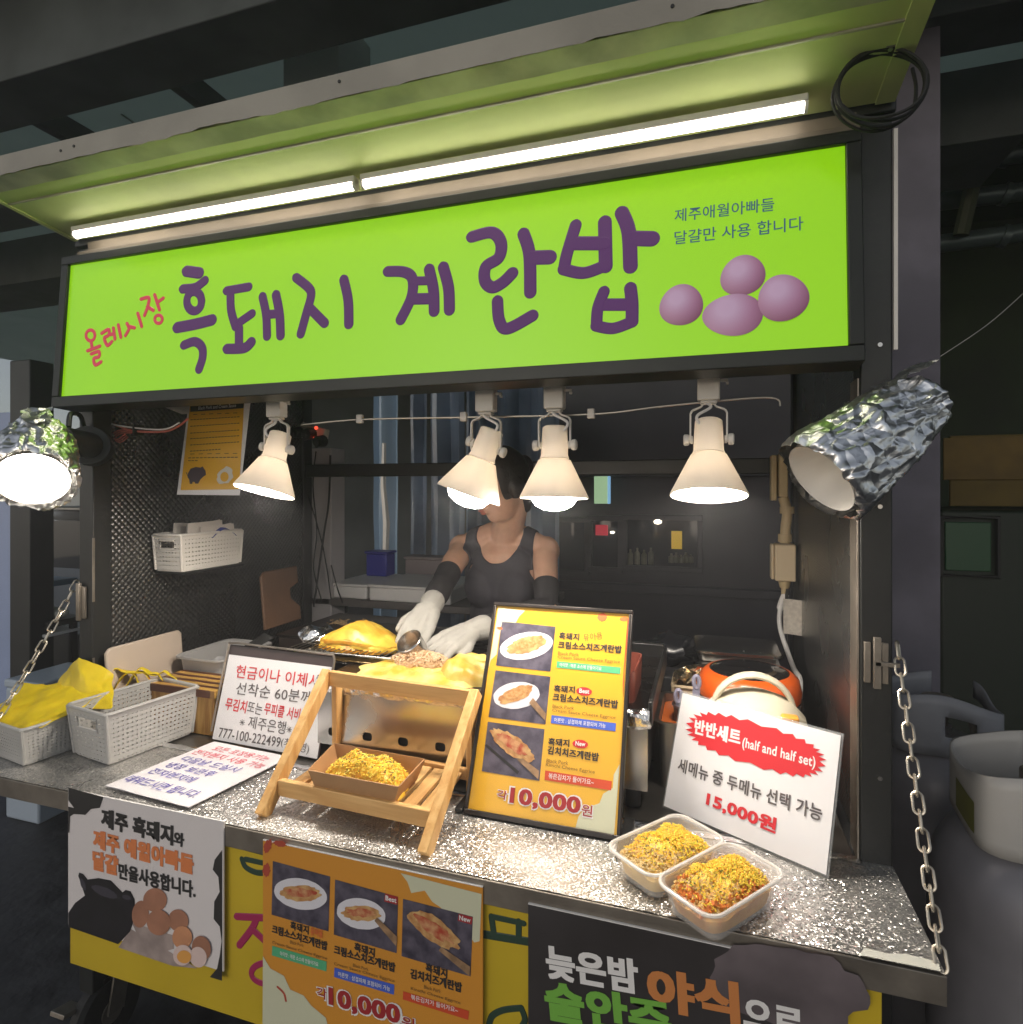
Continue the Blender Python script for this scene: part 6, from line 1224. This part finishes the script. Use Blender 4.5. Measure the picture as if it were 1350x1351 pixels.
PB, bf, bw_, bh_ = poster('night_snack_poster', 'black poster with white, orange and green Korean lettering on the apron right', (697, 1187), (1102, 1288), .545, mat('poster_black', (.022, .018, .018), .42, 0, 0, 4, col2=(.045, .04, .042)))
b = MB(); E_(b, bf, cD, (1390, 900), 380, 190, .2, .0005, .08, 40, 2); flatbuild(b, 'smoke_picture', mat('smoke_print', (.16, .13, .14), .5, 0, .6, 8), PB)
b = MB(); T(b, bf, '늦은밤', (262, 858), (692, 938), 158, cD, bold=.05); T(b, bf, '으로', (1192, 1080), (1470, 1145), 130, cD, bold=.05); T(b, bf, '로좋아요', (885, 1200), (1400, 1320), 130, cD, bold=.05); flatbuild(b, 'white_lettering', ink_white, PB)
b = MB(); T(b, bf, '야식', (745, 1000), (1168, 1085), 195, cD, bold=.06); flatbuild(b, 'orange_lettering', mat('ochre_ink', (.60, .22, .06), .5), PB)
b = MB(); T(b, bf, '술안주', (260, 1055), (850, 1165), 185, cD, bold=.055); flatbuild(b, 'green_lettering', ink_green, PB)

# ------------------------------------------------------------------ gas cylinders at the right
gm = mat('cylinder_grey', (.20, .195, .215), .42, .1, .25, 6, bump=.08, bscale=20)
def gas(c, r, zt, label, collar_m):
    x, y = c; G_ = thing('gas_cylinder', label, 'gas cylinder', (x, y, 0), 'gas cylinders beside the stall')
    b = MB(); b.lathe([(.001, .03), (r * .8, .03), (r, .07), (r, .50), (r * 1.012, .505), (r * 1.012, .515), (r, .52), (r, zt - .13), (r * .96, zt - .08), (r * .82, zt - .03), (r * .5, zt), (.03, zt + .012), (.03, zt + .03), (.001, zt + .03)], (x, y, 0), n=56); b.build('tank', gm, G_)
    b = MB(); b.lathe([(r * .72, 0), (r * .8, .03), (r * .78, .034), (r * .7, .004)], (x, y, .002), n=40); b.build('foot_ring', gm, G_)
    b = MB(); b.cyl((x, y, zt + .03), (x, y, zt + .075), .022); b.cyl((x - .05, y - .02, zt + .055), (x + .02, y, zt + .055), .012); b.cyl((x, y, zt + .076), (x, y, zt + .10), .035, .035); b.build('valve', worn_metal, G_)
    rc = r * .80; h0, h1 = zt - .012, zt + .135
    def sq(a_): q = a_ - radians(265); return rc * .87 / (abs(cos(q)) ** 6 + abs(sin(q)) ** 6) ** (1 / 6)
    def col(u, v):
        a_ = radians(80) + u * radians(320); h = h1 - .045 * (0.5 + .5 * cos(a_ * 2 + .6)); return V((x + sq(a_) * cos(a_), y + sq(a_) * sin(a_), h0 + (h - h0) * v))
    b = MB(); nu = 64
    vs = [[col(i / nu, j / 6) for j in range(7)] for i in range(nu + 1)]; fs = []
    for i in range(nu):
        for j in range(6):
            a_ = (80 + (i + .5) / nu * 320) % 360
            if 2 <= j <= 3 and (262 < a_ < 292 or 10 < a_ < 38): continue
            fs.append((i * 7 + j, (i + 1) * 7 + j, (i + 1) * 7 + j + 1, i * 7 + j + 1))
    b.add([p for r_2 in vs for p in r_2], fs); o = b.build('collar', collar_m, G_); s_ = o.modifiers.new('s', 'SOLIDIFY'); s_.thickness = .005; s_.offset = 0
    return G_, o, sq, h0
G1, col1, rc, h0 = gas((.585, 1.36), .178, .93, 'large grey gas cylinder with a white collar and an olive label, beside the counter chain', mat('collar_white', (.44, .425, .40), .45, 0, .1, 9))
b = MB(); b.grid(lambda u, v: (lambda a_: V((.585 + (rc(a_) + .004) * cos(a_), 1.36 + (rc(a_) + .004) * sin(a_), h0 + .016 + .056 * v)))(radians(164 + 44 * u)), 10, 1); b.build('olive_label', mat('olive_label', (.13, .13, .02), .5), col1)
G2, col2_, rc2, h02 = gas((.56, 1.82), .165, .92, 'dim grey gas cylinder with a looped handle behind the nearer one', mat('collar_grey', (.25, .26, .29), .55, 0, .3, 9))
b = MB(); b.tube(smooth_path([tuple(at(*q, Y=1.75)) for q in ((1192, 950), (1200, 934), (1225, 929), (1262, 934), (1283, 950), (1290, 985))]), .012, 10); b.build('handle', mat('handle_grey', (.12, .115, .10), .5), G2)

# cooking haze hanging in the covered market
b = MB(); b.mm((-15, -7, -1), (11, 13, 4.6)); HZ = b.build('haze', None, smooth=False)
hm = bpy.data.materials.new('haze_air'); hm.use_nodes = True; n_ = hm.node_tree.nodes; n_.remove(n_['Principled BSDF']); pv_ = n_.new('ShaderNodeVolumePrincipled'); pv_.inputs['Anisotropy'].default_value = .55; pv_.inputs['Density'].default_value = .022; pv_.inputs['Color'].default_value = (.92, .92, .95, 1)
hm.node_tree.links.new(pv_.outputs[0], n_['Material Output'].inputs['Volume']); HZ.data.materials.clear(); HZ.data.materials.append(hm); HZ['kind'] = 'stuff'

# ================================================================== VENDOR
def caps(b, p0, p1, r0, r1, n=14, m=6):
    p0, p1 = V(p0), V(p1); pts = []; rs = []; d = (p1 - p0).normalized()
    for k in range(5): t = pi / 2 * k / 4; pts.append(p0 - d * r0 * cos(t)); rs.append(max(r0 * sin(t), 1e-4))
    for k in range(1, m): pts.append(p0.lerp(p1, k / m)); rs.append(r0 + (r1 - r0) * k / m)
    for k in range(5): t = pi / 2 * k / 4; pts.append(p1 + d * r1 * sin(t)); rs.append(max(r1 * cos(t), 1e-4))
    b.tube(pts, rs, n)
def chain_caps(b, pts, rs):
    for i in range(len(pts) - 1): caps(b, pts[i], pts[i + 1], rs[i], rs[i + 1])
def remesh(b, vox, it=5, fac=.5):
    """fuse overlapping lumps into one continuous skin"""
    me = bpy.data.meshes.new('r'); me.from_pydata([tuple(p) for p in b.v], [], b.f)
    bm = bmesh.new(); bm.from_mesh(me); bmesh.ops.recalc_face_normals(bm, faces=bm.faces); bm.to_mesh(me); bm.free()
    o = bpy.data.objects.new('r', me); COL.objects.link(o)
    md = o.modifiers.new('r', 'REMESH'); md.mode = 'VOXEL'; md.voxel_size = vox
    ms = o.modifiers.new('s', 'SMOOTH'); ms.iterations = it; ms.factor = fac
    bpy.context.view_layer.update(); e = bpy.data.meshes.new_from_object(o.evaluated_get(bpy.context.evaluated_depsgraph_get()))
    out = MB(); out.v = [v.co.copy() for v in e.vertices]; out.f = [tuple(p.vertices) for p in e.polygons]; out.m = [0] * len(out.f)
    nor = [v.normal.copy() for v in e.vertices]
    bpy.data.objects.remove(o); bpy.data.meshes.remove(me); bpy.data.meshes.remove(e); return out, nor
def garment(src, nor, pred, off):
    b = MB(); idx = {}
    for f in src.f:
        c = sum((src.v[i] for i in f), V((0, 0, 0))) / len(f)
        if pred(c):
            g_ = []
            for i in f:
                if i not in idx: idx[i] = len(b.v); b.v.append(src.v[i] + nor[i] * off)
                g_.append(idx[i])
            b.f.append(tuple(g_)); b.m.append(0)
    cnt = {}
    for f in b.f:
        for i in range(len(f)): e = tuple(sorted((f[i], f[(i + 1) % len(f)]))); cnt[e] = cnt.get(e, 0) + 1
    nb = {}
    for (i, j), k in cnt.items():
        if k == 1: nb.setdefault(i, []).append(j); nb.setdefault(j, []).append(i)
    for it in range(14):      # a hem runs smooth
        new = {i: b.v[i] * .4 + sum((b.v[j] for j in n_), V((0, 0, 0))) / len(n_) * .6 for i, n_ in nb.items() if len(n_) == 2}
        for i, p in new.items(): b.v[i] = p
    return b
skin = mat('skin', (.58, .34, .23), .5, 0, .12, 25, sss=.25, bump=.12, bscale=300, rvar=.1)
mid = at(664, 716, Y=1.96); shl = at(611, 718, Y=1.95); shr = at(719, 716, Y=1.96)
shl.z = shr.z = mid.z - .012
ell_l = at(583, 772, Y=1.74); wr_l = at(566, 803, Y=1.57)
ell_r = at(722, 802, Y=1.80); wr_r = at(622, 832, Y=1.57)
hc = at(660, 641, Y=1.85)
PE = thing('person', 'vendor in a dark tank top, long black sleeves and white gloves, bending over the griddle', 'person', (mid.x, 1.97, 0))
b = MB()
Rh = Matrix.Rotation(radians(-40), 3, 'Z') @ Matrix.Rotation(radians(20), 3, 'X')
def H_(x, y, z): return hc + Rh @ V((x, y, z))
b.ell(H_(0, .012, .03), (.076, .092, .092), Rh); b.ell(H_(0, -.012, -.035), (.062, .072, .075), Rh); b.ell(H_(0, -.040, -.082), (.034, .034, .026), Rh); b.ell(H_(0, -.02, -.07), (.05, .055, .042), Rh)
caps(b, H_(0, -.084, .012), H_(0, -.101, -.022), .008, .013); b.ell(H_(0, -.066, .030), (.058, .020, .013), Rh)
for s_ in (-1, 1):
    b.ell(H_(s_ * .076, .012, -.012), (.010, .022, .032), Rh); b.ell(H_(s_ * .012, -.094, -.024), (.009, .009, .007), Rh); b.ell(H_(s_ * .04, -.06, -.02), (.022, .018, .02), Rh); b.ell(H_(s_ * .031, -.074, .014), (.0125, .0105, .0105), Rh)
b.ell(H_(0, -.083, -.050), (.021, .011, .006), Rh); b.ell(H_(0, -.080, -.060), (.018, .011, .007), Rh)
caps(b, H_(0, .03, -.07), mid + V((0, .01, .0)), .050, .056)
caps(b, shl + V((.03, 0, .008)), mid + V((-.02, .01, .03)), .042, .05); caps(b, shr + V((-.03, 0, .008)), mid + V((.02, .01, .03)), .042, .05)
b.ell(mid + V((0, .0, -.12)), (.135, .088, .15)); b.ell(mid + V((0, .01, -.24)), (.118, .085, .14)); b.ell(mid + V((0, .015, -.42)), (.150, .110, .15))
for s_ in (-1, 1):
    b.ell(mid + V((s_ * .055, -.052, -.145)), (.060, .044, .064)); hp = mid + V((s_ * .082, .02, -.50))
    chain_caps(b, [hp, V((hp.x + s_ * .01, hp.y - .01, .47)), V((hp.x + s_ * .015, hp.y + .03, .085))], [.088, .055, .04]); b.ell((hp.x + s_ * .02, hp.y - .03, .045), (.042, .11, .042))
for sh, el, wr, s_ in ((shl, ell_l, wr_l, -1), (shr, ell_r, wr_r, 1)):
    b.ell(sh + V((s_ * .004, 0, -.010)), (.047, .046, .050)); chain_caps(b, [sh + V((0, 0, -.012)), sh.lerp(el, .45), el, el.lerp(wr, .35), wr], [.043, .040, .033, .035, .024])
src, nor = remesh(b, .0048, 7)
def near(c, a, e): d = e - a; t = max(0, min(1, (c - a).dot(d) / d.length_squared)); return (c - a - d * t).length, t
arms = ((shl, ell_l, wr_l), (shr, ell_r, wr_r))
def arm_of(c):
    best = None
    for sh, el, wr in arms:
        d1, t1 = near(c, sh, el); d2, t2 = near(c, el, wr)
        for d, t in ((d1, t1), (d2, 1 + t2)):
            if d < .062 and (best is None or d < best[0]): best = (d, t)
    return best
src.build('body', skin, PE, recalc=True, angle=80)
def top(c):
    if not (mid.z - .56 < c.z < mid.z + .06): return False
    dx = c.x - mid.x; dz = c.z - mid.z; ax_2 = abs(dx)
    a_ = arm_of(c)
    if a_ and a_[1] > .30: return False
    if ax_2 > .118 + (.022 if dz < -.12 else 0) * min(1, (-dz - .12) / .04 if dz < -.12 else 0) and dz > -.16: return False
    if (c - H_(0, .03, -.06)).length < .085: return False
    lim = -.062 if c.y < mid.y else -.02
    u = ax_2 / .080
    if u < 1 and dz > lim + .085 * u ** 2.6: return False
    if dz > .055: return False
    return True
tk = mat('tank_top', (.040, .037, .048), .8, 0, .25, 9, bump=.9, bscale=16)
g_ = garment(src, nor, top, .005); o = g_.build('tank_top', tk, PE, angle=80); sm_ = o.modifiers.new('s', 'SOLIDIFY'); sm_.thickness = .004
g_ = garment(src, nor, lambda c: c.z < mid.z - .50 and c.z > .09, .006); g_.build('trousers', mat('trousers_black', (.02, .02, .022), .8), PE, angle=80)
g_ = garment(src, nor, lambda c: c.z <= .09, .008); g_.build('shoes', rubber, PE, angle=80)
for k, (sh, el, wr) in enumerate(arms):
    st_ = .66 if k == 0 else .60
    def slv(c, sh=sh, el=el, wr=wr, st_=st_):
        d1, t1 = near(c, sh, el); d2, t2 = near(c, el, wr)
        if abs(c.x - mid.x) < .10 and c.y > mid.y - .10 and d1 > .05: return False
        return (d1 < .06 and st_ < t1 < 1) or (d2 < .055 and t2 > 0)
    g_ = garment(src, nor, slv, .004); o = g_.build('sleeve', mat('sleeve_black', (.018, .017, .02), .8), PE, angle=80); sm_ = o.modifiers.new('s', 'SOLIDIFY'); sm_.thickness = .003
def hairp(c):
    q = Rh.transposed() @ (c - hc)
    return q.length < .16 and q.z > -.10 and (q.y > .030 or q.z > .072 or (abs(q.x) > .054 and q.z > -.035 and q.y > -.036))
g_ = garment(src, nor, hairp, .010); o = g_.build('hair', mat('hair_black', (.016, .012, .011), .5, bump=.4, bscale=90), PE, angle=80)
b = MB(); b.ell(H_(0, .105, .03), (.035, .03, .04)); b.build('hair_bun', mat('hair_black', (0, 0, 0)), o)
b = MB()
for s_ in (-1, 1): b.ell(H_(s_ * .031, -.082, .012), (.010, .004, .0055), Rh)
b.build('eyes', mat('eye_dark', (.03, .02, .02), .2), PE)
b = MB()
for s_ in (-1, 1): b.tube([H_(s_ * .014, -.089, .036), H_(s_ * .03, -.085, .042), H_(s_ * .048, -.072, .037)], .0035, 6)
b.build('eyebrows', mat('hair_black', (0, 0, 0)), PE)
b = MB(); b.ell(H_(0, -.0925, -.050), (.019, .004, .0045), Rh); b.ell(H_(0, -.0885, -.0595), (.016, .004, .0055), Rh); b.build('lips', mat('lips', (.42, .14, .11), .45), PE)
# white gloves: palm, four unequal bent fingers, thumb
gl = mat('glove_white', (.40, .385, .35), .85, 0, .06, 40, bump=.25, bscale=220)
def glove(cuff, wr, d, n, curl, spread, tcurl, tside):
    """d along the hand, n out of its back; fingers of four lengths bend towards the palm"""
    d = V(d).normalized(); n = V(n); n = (n - d * n.dot(d)).normalized(); s = d.cross(n) * tside; b = MB()
    caps(b, cuff, wr, .036, .031); base = []
    for i, (L_, cu) in enumerate(zip((.070, .078, .073, .056), curl)):
        off = (i - 1.5) * .0205; kn = wr + d * (.088 - .006 * abs(i - 1.2)) + s * off; caps(b, wr + s * off * .55 + d * .012, kn, .021, .0145); base.append(kn)
        p = kn; a_ = cu * .45; fd = (d + s * (i - 1.5) * spread).normalized()
        for q, (fr_, r0, r1) in enumerate(((.44, .0120, .0110), (.32, .0110, .0100), (.24, .0100, .0084))):
            v = fd * cos(a_) - n * sin(a_); p2 = p + v * L_ * fr_; caps(b, p, p2, r0, r1); p = p2; a_ += cu
    for i in range(3): caps(b, base[i], base[i + 1], .0130, .0130)
    t0_ = wr + d * .028 - s * .026 - n * .006; t1_ = t0_ + (d * .75 - s * .55 - n * tcurl).normalized() * .040; t2_ = t1_ + (d * .9 - s * .1 - n * tcurl * 1.3).normalized() * .028
    caps(b, wr + d * .008 - s * .008, t0_, .021, .0165); caps(b, t0_, t1_, .0155, .0125); caps(b, t1_, t2_, .0122, .0098)
    b2, _ = remesh(b, .0030, 2); return b2.build('glove', gl, PE, angle=80)
A = lambda x, y, Y: at(x, y, Y=Y)
d_l = A(546, 838, 1.47) - wr_l
glove(wr_l + (ell_l - wr_l).normalized() * .05, wr_l, d_l, V((.35, -.75, .55)), (.55, .50, .50, .55), .05, .25, -1)
d_r = A(582, 851, 1.47) - wr_r
glove(wr_r + (ell_r - wr_r).normalized() * .04, wr_r, d_r, V((.10, -.45, .9)), (.30, .26, .28, .34), .10, .1, 1)
b = MB(); cx3 = A(545, 852, 1.405); axd = V((.20, .60, -.70)).normalized()
b.lathe([(.001, .030), (.022, .030), (.029, .024), (.033, -.02), (.035, -.022), (.033, -.0235), (.0315, -.020), (.0275, .022), (.001, .027)], cx3, axd, 28)
tag(b.build('steel_scoop', steel), 'small shiny steel cup in the vendor gloved hand above the pork rice', 'scoop')
